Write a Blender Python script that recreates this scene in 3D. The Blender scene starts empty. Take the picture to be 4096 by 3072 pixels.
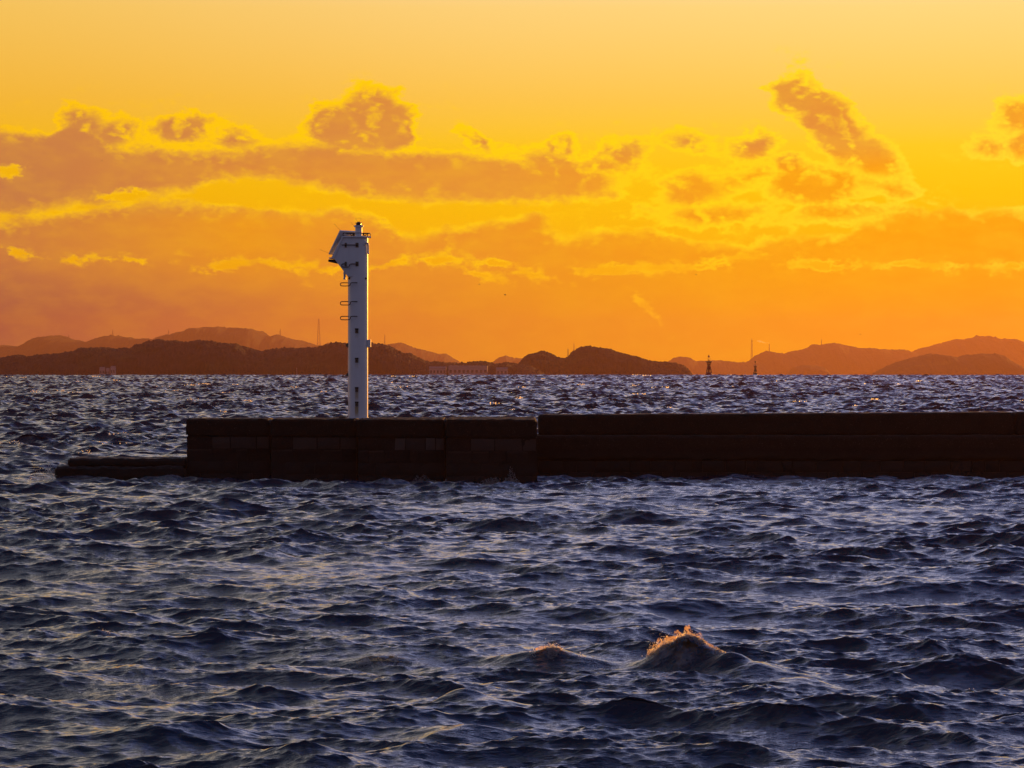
import bpy, bmesh, math, random
import numpy as np
from mathutils import Vector, Matrix, noise as mnoise

random.seed(7)
RNG = np.random.default_rng(11)
PI = math.pi
scene = bpy.context.scene
COL = scene.collection

# ------------------------------------------------------------------ scale of the place
# eye height above the water, pixels per radian of the 4096 px photograph, eye level in it
EYE = 5.12
FPX = 15000.0
EYE_ROW = 1413.0
SEA_EDGE = 1700.0                       # metres to the edge of the sea (the sea curves away)
R_SEA = SEA_EDGE ** 2 / (2 * EYE)


def sea_level(r):
    """Mean water level at distance r: curves down like the Earth, then runs on straight."""
    r = np.asarray(r, dtype=np.float64)
    return np.where(r < SEA_EDGE, -r * r / (2 * R_SEA),
                    -SEA_EDGE ** 2 / (2 * R_SEA) - (r - SEA_EDGE) * SEA_EDGE / R_SEA * 1.03)


def at(px, py, dist):
    """The point at that distance seen at a pixel of the photograph."""
    return Vector(((px - 2048.0) / FPX * dist, dist, EYE - (py - EYE_ROW) / FPX * dist))


# ------------------------------------------------------------------ object helpers
def obj(name, bm, m, parent=None, smooth=False, autosmooth=None):
    me = bpy.data.meshes.new(name)
    if isinstance(bm, bmesh.types.BMesh):
        bmesh.ops.recalc_face_normals(bm, faces=bm.faces)
        if smooth or autosmooth:
            for f in bm.faces:
                f.smooth = True
        if autosmooth:
            for e in bm.edges:
                if len(e.link_faces) == 2 and e.calc_face_angle(0) > autosmooth:
                    e.smooth = False
        bm.to_mesh(me)
        bm.free()
    o = bpy.data.objects.new(name, me)
    if m:
        me.materials.append(m)
    COL.objects.link(o)
    if parent:
        o.parent = parent
    return o


def tag(o, label=None, cat=None, group=None, kind=None):
    if label:
        o['label'] = label
    if cat:
        o['category'] = cat
    if group:
        o['group'] = group
    if kind:
        o['kind'] = kind
    return o


def thing(name, label, cat, loc=(0, 0, 0), group=None):
    o = bpy.data.objects.new(name, None)
    o.empty_display_size = 0.3
    COL.objects.link(o)
    o.location = loc
    return tag(o, label, cat, group)


def add_box(bm, x0, x1, y0, y1, z0, z1):
    vs = [bm.verts.new(p) for p in ((x0, y0, z0), (x1, y0, z0), (x1, y1, z0), (x0, y1, z0),
                                    (x0, y0, z1), (x1, y0, z1), (x1, y1, z1), (x0, y1, z1))]
    for f in ((0, 1, 2, 3), (4, 5, 6, 7), (0, 1, 5, 4), (1, 2, 6, 5), (2, 3, 7, 6), (3, 0, 4, 7)):
        bm.faces.new([vs[i] for i in f])
    return vs


def bevel(bm, w, seg=2):
    bmesh.ops.recalc_face_normals(bm, faces=bm.faces)
    bmesh.ops.bevel(bm, geom=list(bm.edges), offset=w, segments=seg, affect='EDGES', profile=0.6, clamp_overlap=True)


def add_tube(bm, pts, r, seg=8, cap=True):
    pts = [Vector(p) for p in pts]
    n = len(pts)
    rs = r if isinstance(r, (list, tuple)) else [r] * n
    rings = []
    ref = None
    for i, p in enumerate(pts):
        t = (pts[min(i + 1, n - 1)] - pts[max(i - 1, 0)]).normalized()
        if ref is None:
            ref = Vector((0, 0, 1)) if abs(t.z) < 0.9 else Vector((1, 0, 0))
        a = t.cross(ref).normalized()
        b = a.cross(t).normalized()
        ref = b
        rings.append([bm.verts.new(p + (a * math.cos(2 * PI * k / seg) + b * math.sin(2 * PI * k / seg)) * rs[i])
                      for k in range(seg)])
    for i in range(n - 1):
        for k in range(seg):
            bm.faces.new((rings[i][k], rings[i][(k + 1) % seg], rings[i + 1][(k + 1) % seg], rings[i + 1][k]))
    if cap:
        bm.faces.new(rings[0][::-1])
        bm.faces.new(rings[-1])


def smooth_path(pts, n=4):
    """Round the corners of a polyline (Chaikin)."""
    pts = [Vector(p) for p in pts]
    for _ in range(n):
        out = [pts[0]]
        for a, b in zip(pts[:-1], pts[1:]):
            out += [a.lerp(b, 0.25), a.lerp(b, 0.75)]
        out.append(pts[-1])
        pts = out
        if len(pts) > 60:
            break
    return pts


def add_lathe(bm, prof, cx=0, cy=0, seg=40):
    """prof: (radius, z) from bottom to top."""
    rings = []
    for r, z in prof:
        rings.append([bm.verts.new((cx + r * math.cos(2 * PI * k / seg), cy + r * math.sin(2 * PI * k / seg), z)) for k in range(seg)])
    for a, b in zip(rings[:-1], rings[1:]):
        for k in range(seg):
            bm.faces.new((a[k], a[(k + 1) % seg], b[(k + 1) % seg], b[k]))
    bm.faces.new(rings[0][::-1])
    bm.faces.new(rings[-1])


def add_prism_y(bm, poly, y0, y1):
    """Extrude an (x, z) outline along y."""
    a = [bm.verts.new((x, y0, z)) for x, z in poly]
    b = [bm.verts.new((x, y1, z)) for x, z in poly]
    n = len(poly)
    bm.faces.new(a)
    bm.faces.new(b[::-1])
    for i in range(n):
        bm.faces.new((a[i], b[i], b[(i + 1) % n], a[(i + 1) % n]))


def add_loft(bm, rings):
    vr = [[bm.verts.new(p) for p in ring] for ring in rings]
    n = len(vr[0])
    for a, b in zip(vr[:-1], vr[1:]):
        for k in range(n):
            bm.faces.new((a[k], a[(k + 1) % n], b[(k + 1) % n], b[k]))
    bm.faces.new(vr[0][::-1])
    bm.faces.new(vr[-1])


def rough_box(bm, x0, x1, y0, y1, z0, z1, res, amp, size=0.5, rnd=0.06, seed=0.0, ztop=None):
    """A box of fine quads with worn edges and a noisy surface. ztop(x) may tilt its top."""
    def axis(a, b):
        n = max(1, int(round((b - a) / res)))
        return [a + (b - a) * i / n for i in range(n + 1)]
    X, Y, Z = axis(x0, x1), axis(y0, y1), axis(z0, z1)
    vid = {}
    cx, cy, cz = (x0 + x1) / 2, (y0 + y1) / 2, (z0 + z1) / 2

    def vert(p):
        k = (round(p[0], 4), round(p[1], 4), round(p[2], 4))
        if k in vid:
            return vid[k]
        q = Vector(p)
        # wear: pull edges and corners in
        dx, dy, dz = min(q.x - x0, x1 - q.x), min(q.y - y0, y1 - q.y), min(q.z - z0, z1 - q.z)
        for i, (da, db) in enumerate(((dy, dz), (dx, dz), (dx, dy))):
            s = max(da, db)
            w = 1.0 + 0.9 * mnoise.noise(Vector((q.x * 2.3 + seed, q.y * 2.3, q.z * 2.3)))
            rr = rnd * w
            if s < rr and min(da, db) < 1e-6:
                k2 = rr - math.sqrt(max(rr * rr - (rr - s) ** 2, 0))
                axis2 = [a for a in range(3) if a != i]
                for a2, d in zip(axis2, (da, db)):
                    if d <= min(da, db) + 1e-6:
                        q[a2] += k2 * (1 if (cx, cy, cz)[a2] > q[a2] else -1)
        n = mnoise.fractal(Vector((q.x / size + seed, q.y / size, q.z / size)), 0.9, 2.1, 5)
        n2 = mnoise.fractal(Vector((q.x / size - 31.7, q.y / size + seed, q.z / size + 9)), 0.9, 2.1, 5)
        n3 = mnoise.fractal(Vector((q.x / size + 7.7, q.y / size + 3 * seed, q.z / size - 9)), 0.9, 2.1, 5)
        q += Vector((n, n2, n3)) * amp
        if ztop is not None:
            q.z += ztop(q.x) * (p[2] - z0) / (z1 - z0)
        vid[k] = bm.verts.new(q)
        return vid[k]

    def sheet(A, B, mk):
        for i in range(len(A) - 1):
            for j in range(len(B) - 1):
                vs = [vert(mk(A[i], B[j])), vert(mk(A[i + 1], B[j])), vert(mk(A[i + 1], B[j + 1])), vert(mk(A[i], B[j + 1]))]
                if len(set(vs)) == 4:
                    try:
                        bm.faces.new(vs)
                    except ValueError:
                        pass
    sheet(X, Z, lambda a, b: (a, y0, b))
    sheet(X, Z, lambda a, b: (a, y1, b))
    sheet(X, Y, lambda a, b: (a, b, z0))
    sheet(X, Y, lambda a, b: (a, b, z1))
    sheet(Y, Z, lambda a, b: (x0, a, b))
    sheet(Y, Z, lambda a, b: (x1, a, b))


# ------------------------------------------------------------------ node helpers
class NT:
    def __init__(self, tree):
        self.t = tree

    def new(self, typ, **kw):
        n = self.t.nodes.new(typ)
        for k, v in kw.items():
            setattr(n, k, v)
        return n

    def set(self, sock, v):
        if isinstance(v, bpy.types.NodeSocket):
            self.t.links.new(v, sock)
        elif v is not None:
            sock.default_value = v

    def math(self, op, a, b=None, c=None, clamp=False):
        n = self.new('ShaderNodeMath', operation=op, use_clamp=clamp)
        for i, v in enumerate((a, b, c)):
            if v is not None:
                self.set(n.inputs[i], v)
        return n.outputs[0]

    def vmath(self, op, a, b=None, scale=None):
        n = self.new('ShaderNodeVectorMath', operation=op)
        self.set(n.inputs[0], a)
        if b is not None:
            self.set(n.inputs[1], b)
        if scale is not None:
            self.set(n.inputs['Scale'], scale)
        return n.outputs['Value'] if op in ('LENGTH', 'DOT_PRODUCT', 'DISTANCE') else n.outputs['Vector']

    def noise(self, vec, scale, detail=4, rough=0.55, dist=0.0, color=False, lac=2.0):
        n = self.new('ShaderNodeTexNoise')
        self.set(n.inputs['Vector'], vec)
        n.inputs['Scale'].default_value = scale
        n.inputs['Detail'].default_value = detail
        n.inputs['Roughness'].default_value = rough
        n.inputs['Lacunarity'].default_value = lac
        n.inputs['Distortion'].default_value = dist
        return n.outputs['Color' if color else 'Fac']

    def ramp(self, fac, stops, interp='LINEAR'):
        n = self.new('ShaderNodeValToRGB')
        cr = n.color_ramp
        cr.interpolation = interp
        while len(cr.elements) > 1:
            cr.elements.remove(cr.elements[-1])
        for i, (p, c) in enumerate(stops):
            e = cr.elements[0] if i == 0 else cr.elements.new(p)
            e.position = p
            e.color = (c[0], c[1], c[2], 1) if hasattr(c, '__len__') else (c, c, c, 1)
        self.set(n.inputs[0], fac)
        return n.outputs['Color']

    def mix(self, fac, a, b, blend='MIX'):
        n = self.new('ShaderNodeMix', data_type='RGBA', blend_type=blend)
        n.clamp_factor = True
        self.set(n.inputs[0], fac)
        self.set(n.inputs[6], a if isinstance(a, bpy.types.NodeSocket) else (*a, 1))
        self.set(n.inputs[7], b if isinstance(b, bpy.types.NodeSocket) else (*b, 1))
        return n.outputs[2]

    def smooth(self, v, a, b, lo=0.0, hi=1.0):
        n = self.new('ShaderNodeMapRange', interpolation_type='SMOOTHSTEP')
        self.set(n.inputs[0], v)
        for i, x in enumerate((a, b, lo, hi)):
            n.inputs[i + 1].default_value = x
        return n.outputs[0]

    def xyz(self, x, y, z=0.0):
        n = self.new('ShaderNodeCombineXYZ')
        for i, v in enumerate((x, y, z)):
            self.set(n.inputs[i], v)
        return n.outputs[0]

    def sep(self, v):
        n = self.new('ShaderNodeSeparateXYZ')
        self.set(n.inputs[0], v)
        return n.outputs


def material(name):
    m = bpy.data.materials.new(name)
    m.use_nodes = True
    m.node_tree.nodes.clear()
    nt = NT(m.node_tree)
    out = nt.new('ShaderNodeOutputMaterial')
    return m, nt, out


def principled(nt, out, color, rough=0.6, metal=0.0, bump=None, bump_dist=0.01, ior=1.45, coat=0.0, spec=0.5):
    b = nt.new('ShaderNodeBsdfPrincipled')
    nt.set(b.inputs['Base Color'], color if isinstance(color, bpy.types.NodeSocket) else (*color, 1))
    nt.set(b.inputs['Roughness'], rough)
    b.inputs['Metallic'].default_value = metal
    b.inputs['IOR'].default_value = ior
    b.inputs['Coat Weight'].default_value = coat
    b.inputs['Coat Roughness'].default_value = 0.16
    b.inputs['Specular IOR Level'].default_value = spec
    if bump is not None:
        bn = nt.new('ShaderNodeBump')
        bn.inputs['Strength'].default_value = 1.0
        bn.inputs['Distance'].default_value = bump_dist
        nt.set(bn.inputs['Height'], bump)
        nt.t.links.new(bn.outputs[0], b.inputs['Normal'])
    nt.t.links.new(b.outputs[0], out.inputs['Surface'])
    return b


def simple_mat(name, col, rough=0.6, metal=0.0, vary=0.25, scale=6.0, bump=0.003, spec=0.5):
    m, nt, out = material(name)
    tc = nt.new('ShaderNodeTexCoord').outputs['Object']
    n = nt.noise(tc, scale, 6, 0.6)
    c = nt.mix(n, tuple(x * (1 - vary) for x in col), tuple(min(1, x * (1 + vary)) for x in col))
    principled(nt, out, c, rough, metal, nt.noise(tc, scale * 4, 5, 0.6), bump, spec=spec)
    return m


# ------------------------------------------------------------------ sun
SUN_AZ = math.radians(20.0)             # to the right of the view, behind the tower
SUN_EL = math.radians(4.0)
sun = bpy.data.lights.new('sun', 'SUN')
sun.energy = 5.0
sun.angle = math.radians(0.53)
sun.color = (1.0, 0.40, 0.055)
so = bpy.data.objects.new('sun', sun)
COL.objects.link(so)
sdir = Vector((math.sin(SUN_AZ) * math.cos(SUN_EL), math.cos(SUN_AZ) * math.cos(SUN_EL), math.sin(SUN_EL)))
so.rotation_euler = sdir.to_track_quat('Z', 'Y').to_euler()
so.location = (40, 120, 60)

# ------------------------------------------------------------------ sky
W = bpy.data.worlds.new('World')
scene.world = W
W.use_nodes = True
W.node_tree.nodes.clear()
nt = NT(W.node_tree)
wout = nt.new('ShaderNodeOutputWorld')
bg = nt.new('ShaderNodeBackground')
bg.inputs['Strength'].default_value = 0.1
nt.t.links.new(bg.outputs[0], wout.inputs['Surface'])
dirv = nt.new('ShaderNodeTexCoord').outputs['Generated']
dx, dy, dz = nt.sep(nt.vmath('NORMALIZE', dirv))[0:3]
az = nt.math('ARCTAN2', dx, dy)
el = nt.math('ARCSINE', dz)
# sky position in hundreds of photograph pixels: U to the right, V downwards
U = nt.math('MULTIPLY_ADD', az, FPX / 100, 20.48)
V = nt.math('MULTIPLY_ADD', el, -FPX / 100, EYE_ROW / 100)
U01 = nt.math('MULTIPLY', U, 1 / 41.0)

# clear sky by elevation
EL90 = nt.math('MULTIPLY', el, 2 / PI)
front = nt.ramp(EL90, [(0.0, (1.0, .40, .004)), (1.2 / 90, (1.0, .46, .0)), (2.4 / 90, (1.0, .54, .0)), (3.1 / 90, (1.0, .58, .008)),
                       (3.9 / 90, (1.0, .575, .075)), (5.3 / 90, (1.0, .655, .195)), (6.0 / 90, (1.0, .72, .42)), (7.4 / 90, (1.05, .80, .60)), (9.8 / 90, (.97, .82, .88)), (13 / 90, (.80, .76, 1.02)),
                       (20 / 90, (.50, .54, .92)), (35 / 90, (.16, .21, .50)), (1.0, (.05, .08, .24))])
back = nt.ramp(EL90, [(0.0, (.13, .11, .16)), (8 / 90, (.17, .15, .21)), (25 / 90, (.15, .15, .25)), (1.0, (.055, .08, .20))])
hor = nt.math('DIVIDE', dy, nt.math('MAXIMUM', nt.math('SQRT', nt.math('SUBTRACT', 1.0, nt.math('MULTIPLY', dz, dz))), 0.01))
wf = nt.smooth(hor, -0.3, 0.95)
clear = nt.mix(wf, back, front)
# a touch more yellow towards the sun at the right
rgt = nt.math('MULTIPLY', nt.smooth(U, 12.0, 38.0), nt.smooth(V, 14.0, 6.0))
clear = nt.mix(nt.math('MULTIPLY', rgt, wf), clear, nt.mix(1.0, clear, (1.03, 1.10, 1.15), 'MULTIPLY'))
lft = nt.math('MULTIPLY', nt.smooth(U, 22.0, -4.0), wf)
clear = nt.mix(lft, clear, nt.mix(1.0, clear, (.94, .86, .55), 'MULTIPLY'))

# clouds: placed shapes, warped and broken up by noise
P = nt.xyz(U, V)
warpn = nt.noise(nt.vmath('MULTIPLY', P, (0.42, 0.75, 1.0)), 1.0, 5, 0.6, color=True)
warpn2 = nt.noise(nt.vmath('MULTIPLY', P, (1.9, 2.7, 1.0)), 1.0, 4, 0.6, color=True)
warp = nt.vmath('MULTIPLY', nt.vmath('SUBTRACT', warpn, (0.5, 0.5, 0.5)), (1.25, 0.75, 0.0))
warp2 = nt.vmath('MULTIPLY', nt.vmath('SUBTRACT', warpn2, (0.5, 0.5, 0.5)), (0.55, 0.45, 0.0))
PW = nt.vmath('ADD', nt.vmath('ADD', P, warp), warp2)
uw, vw = nt.sep(PW)[0:2]
uw01 = nt.math('MULTIPLY', uw, 1 / 41.0)


def curve(pts):
    r = nt.ramp(uw01, [(x / 41.0, y / 15.0) for x, y in pts])
    s = nt.new('ShaderNodeSeparateColor')
    nt.t.links.new(r, s.inputs[0])
    return nt.math('MULTIPLY', s.outputs[0], 15.0)


def blob(x, y, a, b, rot=0.0):
    mp = nt.new('ShaderNodeMapping', vector_type='TEXTURE')
    nt.t.links.new(PW, mp.inputs['Vector'])
    mp.inputs['Location'].default_value = (x, y, 0)
    mp.inputs['Rotation'].default_value = (0, 0, math.radians(rot))
    mp.inputs['Scale'].default_value = (a, b, 1)
    ln = nt.vmath('LENGTH', mp.outputs[0])
    k = min(a, b)
    return nt.math('MULTIPLY_ADD', ln, -k, k)


def smax(vals, k=0.25):
    r = vals[0]
    for v in vals[1:]:
        r = nt.math('SMOOTH_MAX', r, v, k)
    return r


top1 = curve([(0, 5.1), (2, 5.35), (3, 4.95), (5, 5.9), (7, 6.0), (9.5, 6.05), (11.2, 5.75), (12.5, 5.6), (14.5, 5.9), (17, 6.05), (19, 6.25), (20.5, 6.35),
              (22, 6.7), (23.5, 7.1), (25, 7.9), (26, 9.5), (41, 9.5)])
bot1 = curve([(0, 8.7), (2.8, 8.3), (5, 8.05), (7.5, 7.7), (9, 7.15), (11.5, 7.2), (13, 7.6), (15, 7.95), (18, 8.05), (20, 8.15), (22.5, 8.15), (24.5, 7.9), (26, 7.5), (41, 7.5)])
band1 = nt.math('MINIMUM', nt.math('SUBTRACT', vw, top1), nt.math('SUBTRACT', bot1, vw))
top2 = curve([(0, 8.85), (3, 8.5), (6, 8.15), (8, 8.1), (10, 8.3), (12, 8.5), (13.5, 8.35), (15, 8.7), (16, 9.35), (17, 9.45), (18, 9.15), (19.5, 8.95),
              (20.6, 8.65), (21.4, 8.65), (22.2, 9.25), (22.8, 9.5), (24.2, 9.1), (26, 9.2), (28, 9.7), (30, 10.0), (30.7, 9.6), (32, 9.3), (33.7, 9.5), (34.4, 8.85),
              (36.2, 8.35), (37, 8.55), (37.9, 8.3), (39, 8.55), (41, 8.4)])
bank2 = nt.math('SUBTRACT', vw, top2)
puffs = [blob(*a) for a in (
    (14.9, 4.5, 1.4, .95), (13.2, 5.0, 1.0, .9), (15.7, 5.2, .9, 1.0), (14.2, 5.6, 1.6, .7),
    (3.6, 5.05, 1.15, .55, 12), (4.7, 5.4, .8, .6), (7.2, 5.3, 1.3, .5), (7.9, 4.95, .6, .45), (9.6, 5.65, .8, .45),
    (22.5, 5.9, .6, .5), (22.2, 6.7, 1.7, .6, 15), (23.6, 7.3, 1.2, .6), (25.0, 6.15, .9, .55), (24.2, 6.6, 1.2, .35), (19.2, 5.75, .8, .3, 40),
    (27.6, 5.65, .75, .28, 10), (31.9, 3.95, 1.1, .75, 15), (33.3, 5.05, 2.3, 1.0, 52), (34.8, 6.3, 1.5, .7, 35), (30.0, 5.95, .9, .5), (31.6, 6.75, .6, .5),
    (27.7, 7.55, 1.3, .75), (32.6, 7.35, 2.1, .8), (28.6, 8.6, 2.4, .4), (33.4, 8.5, 1.6, .3), (35.6, 7.6, 1.2, .3, 15), (29.9, 7.1, 1.4, .3, -10),
    (40.6, 4.75, .9, .75), (40.9, 5.9, .6, .6), (39.6, 5.9, .7, .35))]
puff = nt.math('ADD', smax(puffs, 0.15), 0.10)
bank = smax([band1, bank2], 0.2)
puffy = nt.smooth(nt.math('SUBTRACT', puff, bank), -0.25, 0.2)
D = nt.math('SMOOTH_MAX', bank, puff, 0.2)
# bright rifts in the low bank
rifts = [blob(*a) for a in (
    (1.1, 10.15, .65, .10, 12), (2.95, 10.4, .35, .10), (4.35, 10.35, .45, .09, -5), (5.4, 10.4, .4, .09), (9.2, 10.65, .9, .22, -5), (11.3, 10.55, 1.3, .12, 4), (12.9, 10.75, .7, .10),
    (15.7, 10.55, 1.2, .10, -14), (17.6, 10.45, .8, .22), (19.7, 10.55, .9, .17, 8), (19.2, 10.95, .8, .12, 20), (21.2, 11.05, .9, .16, 8), (24.4, 10.85, 1.1, .22), (26.4, 10.75, .7, .17),
    (28.1, 10.55, 2.0, .15, -6), (32.9, 10.65, 1.2, .20), (36.8, 10.65, 1.7, .12), (40.2, 10.75, 1.0, .17), (26.0, 12.4, .5, .12, 50), (0.4, 6.95, .55, .2), (9.6, 7.6, 1.6, .3, -10), (5.2, 7.9, 1.2, .2))]
rift = smax(rifts, 0.1)
detv = nt.vmath('MULTIPLY', P, (0.80, 1.35, 1.0))
det = nt.noise(detv, 1.0, 9, 0.60, 0.2)
deta = nt.noise(detv, 1.0, 5, 0.55, 0.2)
detb = nt.noise(nt.vmath('ADD', detv, (0.30, -0.06, 0.0)), 1.0, 5, 0.55, 0.2)
det2 = nt.math('MULTIPLY_ADD', det, 1.7, -0.85)
fine = nt.math('MULTIPLY_ADD', nt.noise(nt.vmath('MULTIPLY', P, (3.2, 4.6, 1.0)), 1.0, 7, 0.66, 0.4), 2.0, -1.0)
namp = nt.math('MULTIPLY', nt.smooth(D, 0.75, 0.0, 0.05, 0.44), nt.math('MULTIPLY_ADD', puffy, 0.60, 1.0))
D = nt.math('ADD', nt.math('ADD', D, 0.05), nt.math('MULTIPLY', nt.math('ADD', det2, nt.math('MULTIPLY', fine, 0.16)), namp))
rn = nt.math('ADD', nt.math('MULTIPLY', det2, 0.22), nt.math('MULTIPLY', fine, 0.20))
D = nt.math('MINIMUM', D, nt.math('MULTIPLY', nt.math('ADD', nt.math('SUBTRACT', rift, 0.055), rn), -2.6))
soft = nt.smooth(nt.noise(nt.vmath('MULTIPLY', P, (0.33, 0.7, 1.0)), 1.0, 3, 0.5), 0.34, 0.64)
D = nt.math('MULTIPLY', nt.math('ADD', D, nt.math('MULTIPLY', soft, 0.05)), nt.math('MULTIPLY_ADD', soft, -0.45, 1.3))
alpha = nt.smooth(D, -0.12, 0.10)
corew = nt.smooth(nt.math('SUBTRACT', D, nt.math('MULTIPLY', puffy, 0.08)), -0.02, 0.46)
# the side of each lump that faces the sun is brighter
lit = nt.smooth(nt.math('SUBTRACT', deta, detb), 0.0, 0.20)
litw = nt.math('MULTIPLY', lit, nt.math('ADD', nt.smooth(D, 1.0, 0.3, 0.0, 0.5), nt.math('MULTIPLY', puffy, 0.52)))
# thin bright wisps round the clouds
wisp = nt.math('MULTIPLY', nt.smooth(nt.math('ADD', det2, nt.math('MULTIPLY', fine, 0.35)), 0.0, 0.5), nt.smooth(D, -0.7, -0.05))
core_top = nt.ramp(U01, [(0.0, (.60, .22, .065)), (.36, (.72, .27, .052)), (.76, (.76, .28, .045)), (1.0, (.90, .36, .02))])
core_up = nt.ramp(U01, [(0.0, (.57, .205, .065)), (.25, (.72, .26, .045)), (.5, (.82, .315, .034)), (.72, (.95, .37, .005)), (1.0, (1.0, .38, .001))])
core_mid = nt.ramp(U01, [(0.0, (.60, .205, .055)), (.24, (.88, .33, .012)), (.37, (.83, .30, .025)), (.6, (.92, .35, .008)), (.8, (.98, .39, .0)), (1.0, (.98, .385, .0))])
core_lo = nt.ramp(U01, [(0.0, (.33, .10, .070)), (.17, (.51, .155, .055)), (.34, (.75, .255, .028)), (.54, (.88, .345, .008)), (.73, (.95, .385, .0)), (1.0, (1.0, .37, .0))])
core = nt.mix(nt.smooth(V, 5.6, 7.0), core_top, core_up)
core = nt.mix(nt.smooth(V, 7.9, 9.0), core, core_mid)
core = nt.mix(nt.smooth(V, 9.8, 12.8), core, core_lo)
edge = nt.ramp(U01, [(0.0, (1.05, .575, .003)), (.35, (1.08, .64, .001)), (.7, (1.1, .73, .006)), (1.0, (1.12, .76, .03))])
edge = nt.mix(nt.smooth(V, 9.5, 11.5), edge, nt.mix(1.0, edge, (1.0, .84, .5), 'MULTIPLY'))
# inner light and dark lumps of the clouds
lump = nt.smooth(nt.noise(nt.vmath('MULTIPLY', P, (0.5, 1.1, 1.0)), 1.0, 6, 0.6), 0.35, 0.7)
core = nt.mix(nt.math('MULTIPLY', lump, 0.16), core, edge)
core = nt.mix(litw, core, edge)
rimvar = nt.smooth(nt.noise(nt.vmath('MULTIPLY', P, (0.7, 1.0, 1.0)), 1.0, 4, 0.55), 0.36, 0.60)
tv = nt.math('SUBTRACT', vw, top1)
topw = nt.math('MULTIPLY', nt.smooth(tv, 1.0, 0.3), nt.smooth(uw, 25.5, 24.0))
rimvar = nt.math('MAXIMUM', rimvar, nt.math('MAXIMUM', topw, nt.math('MULTIPLY', puffy, 0.85)))
rim = nt.mix(nt.math('MULTIPLY_ADD', rimvar, 0.8, 0.2), nt.mix(0.5, core, clear), edge)
cloud = nt.mix(corew, rim, core)
in_sky = nt.math('MULTIPLY', nt.smooth(az, -1.3, -0.7), nt.smooth(az, 1.3, 0.7))
clear = nt.mix(nt.math('MULTIPLY', nt.math('MULTIPLY', wisp, 0.6), in_sky), clear, edge)
sky = nt.mix(nt.math('MULTIPLY', alpha, in_sky), clear, cloud)
sky = nt.mix(nt.smooth(dz, -0.004, -0.012), sky, (.02, .02, .03))
nish = nt.new('ShaderNodeTexSky', sky_type='NISHITA')
nish.sun_disc = False
nish.sun_elevation = SUN_EL
nish.sun_rotation = SUN_AZ
nish.air_density = 1.5
nish.dust_density = 2.0
hi = nt.smooth(el, math.radians(9), math.radians(30), 0.0, 0.25)
final = nt.mix(1.0, nt.mix(1.0, sky, (10, 10, 10), 'MULTIPLY'), nt.mix(1.0, nish.outputs[0], nt.xyz(hi, hi, hi), 'MULTIPLY'), 'ADD')
nt.t.links.new(final, bg.inputs['Color'])
W.cycles.sampling_method = 'MANUAL'
W.cycles.sample_map_resolution = 512

# ------------------------------------------------------------------ materials
def paint_mat():
    m, n, out = material('white_paint')
    tc = n.new('ShaderNodeTexCoord').outputs['Object']
    x, y, z = n.sep(tc)[0:3]
    base = n.mix(n.noise(tc, 1.4, 6, 0.6), (.56, .57, .60), (.70, .70, .71))
    grime = n.smooth(n.noise(n.vmath('MULTIPLY', tc, (5, 5, .5)), 1.0, 6, 0.65), 0.52, 0.8)
    base = n.mix(n.math('MULTIPLY', grime, 0.35), base, (.42, .41, .40))
    # rust runs below the lower step brackets
    streak = None
    for zt, ln, k in ((0.48, 0.55, 1.0), (1.06, 0.46, .7), (2.22, 0.25, .25), (3.40, .18, .2)):
        a = n.smooth(n.math('ABSOLUTE', n.math('ADD', x, 0.035)), 0.095, 0.045)
        b = n.math('MULTIPLY', n.smooth(z, zt + .02, zt - .02), n.smooth(z, zt - ln, zt - ln * .3))
        v = n.math('MULTIPLY', n.math('MULTIPLY', a, b), n.math('MULTIPLY', n.smooth(y, 0.0, -0.1), k))
        streak = v if streak is None else n.math('MAXIMUM', streak, v)
    streak = n.math('MULTIPLY', streak, n.smooth(n.noise(n.vmath('MULTIPLY', tc, (30, 30, 1.5)), 1.0, 4), 0.15, 0.5))
    base = n.mix(streak, base, (.33, .205, .055))
    principled(n, out, base, n.math('MULTIPLY_ADD', n.noise(tc, 5, 4), 0.2, 0.25), 0.0, n.noise(tc, 9, 5, 0.6), 0.004, coat=0.8)
    return m


M_white = paint_mat()
M_panelback = simple_mat('panel_back', (.62, .62, .64), 0.4)
M_cell = simple_mat('solar_glass', (.02, .025, .06), 0.12)
M_dark = simple_mat('dark_iron', (.045, .037, .033), 0.55, 0.4, spec=.35)
M_rust = simple_mat('rusty_bracket', (.11, .085, .055), 0.75, 0.1, 0.5, 30)
M_black = simple_mat('hole_shade_black', (.01, .01, .01), 0.8)  # shade inside the step bracket holes, painted as near-black
M_lens = simple_mat('lamp_lens', (.06, .012, .012), 0.15)
M_mast = simple_mat('mast_steel', (.22, .12, .10), 0.6)
M_red = simple_mat('buoy_red', (.22, .012, .022), 0.5, spec=.3)
M_green = simple_mat('buoy_green', (.02, .05, .03), 0.5, spec=.3)
M_buoyframe = simple_mat('buoy_frame', (.05, .025, .02), 0.6)
M_bird = simple_mat('bird_feather', (.05, .045, .04), 0.8)
M_wallpale = simple_mat('pale_cladding', (.45, .30, .28), 0.7, vary=.1, scale=.1)
M_roofd = simple_mat('roof_sheet', (.16, .11, .11), 0.7, scale=.1)
M_glassd = simple_mat('dark_window', (.11, .08, .08), 0.4)


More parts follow.
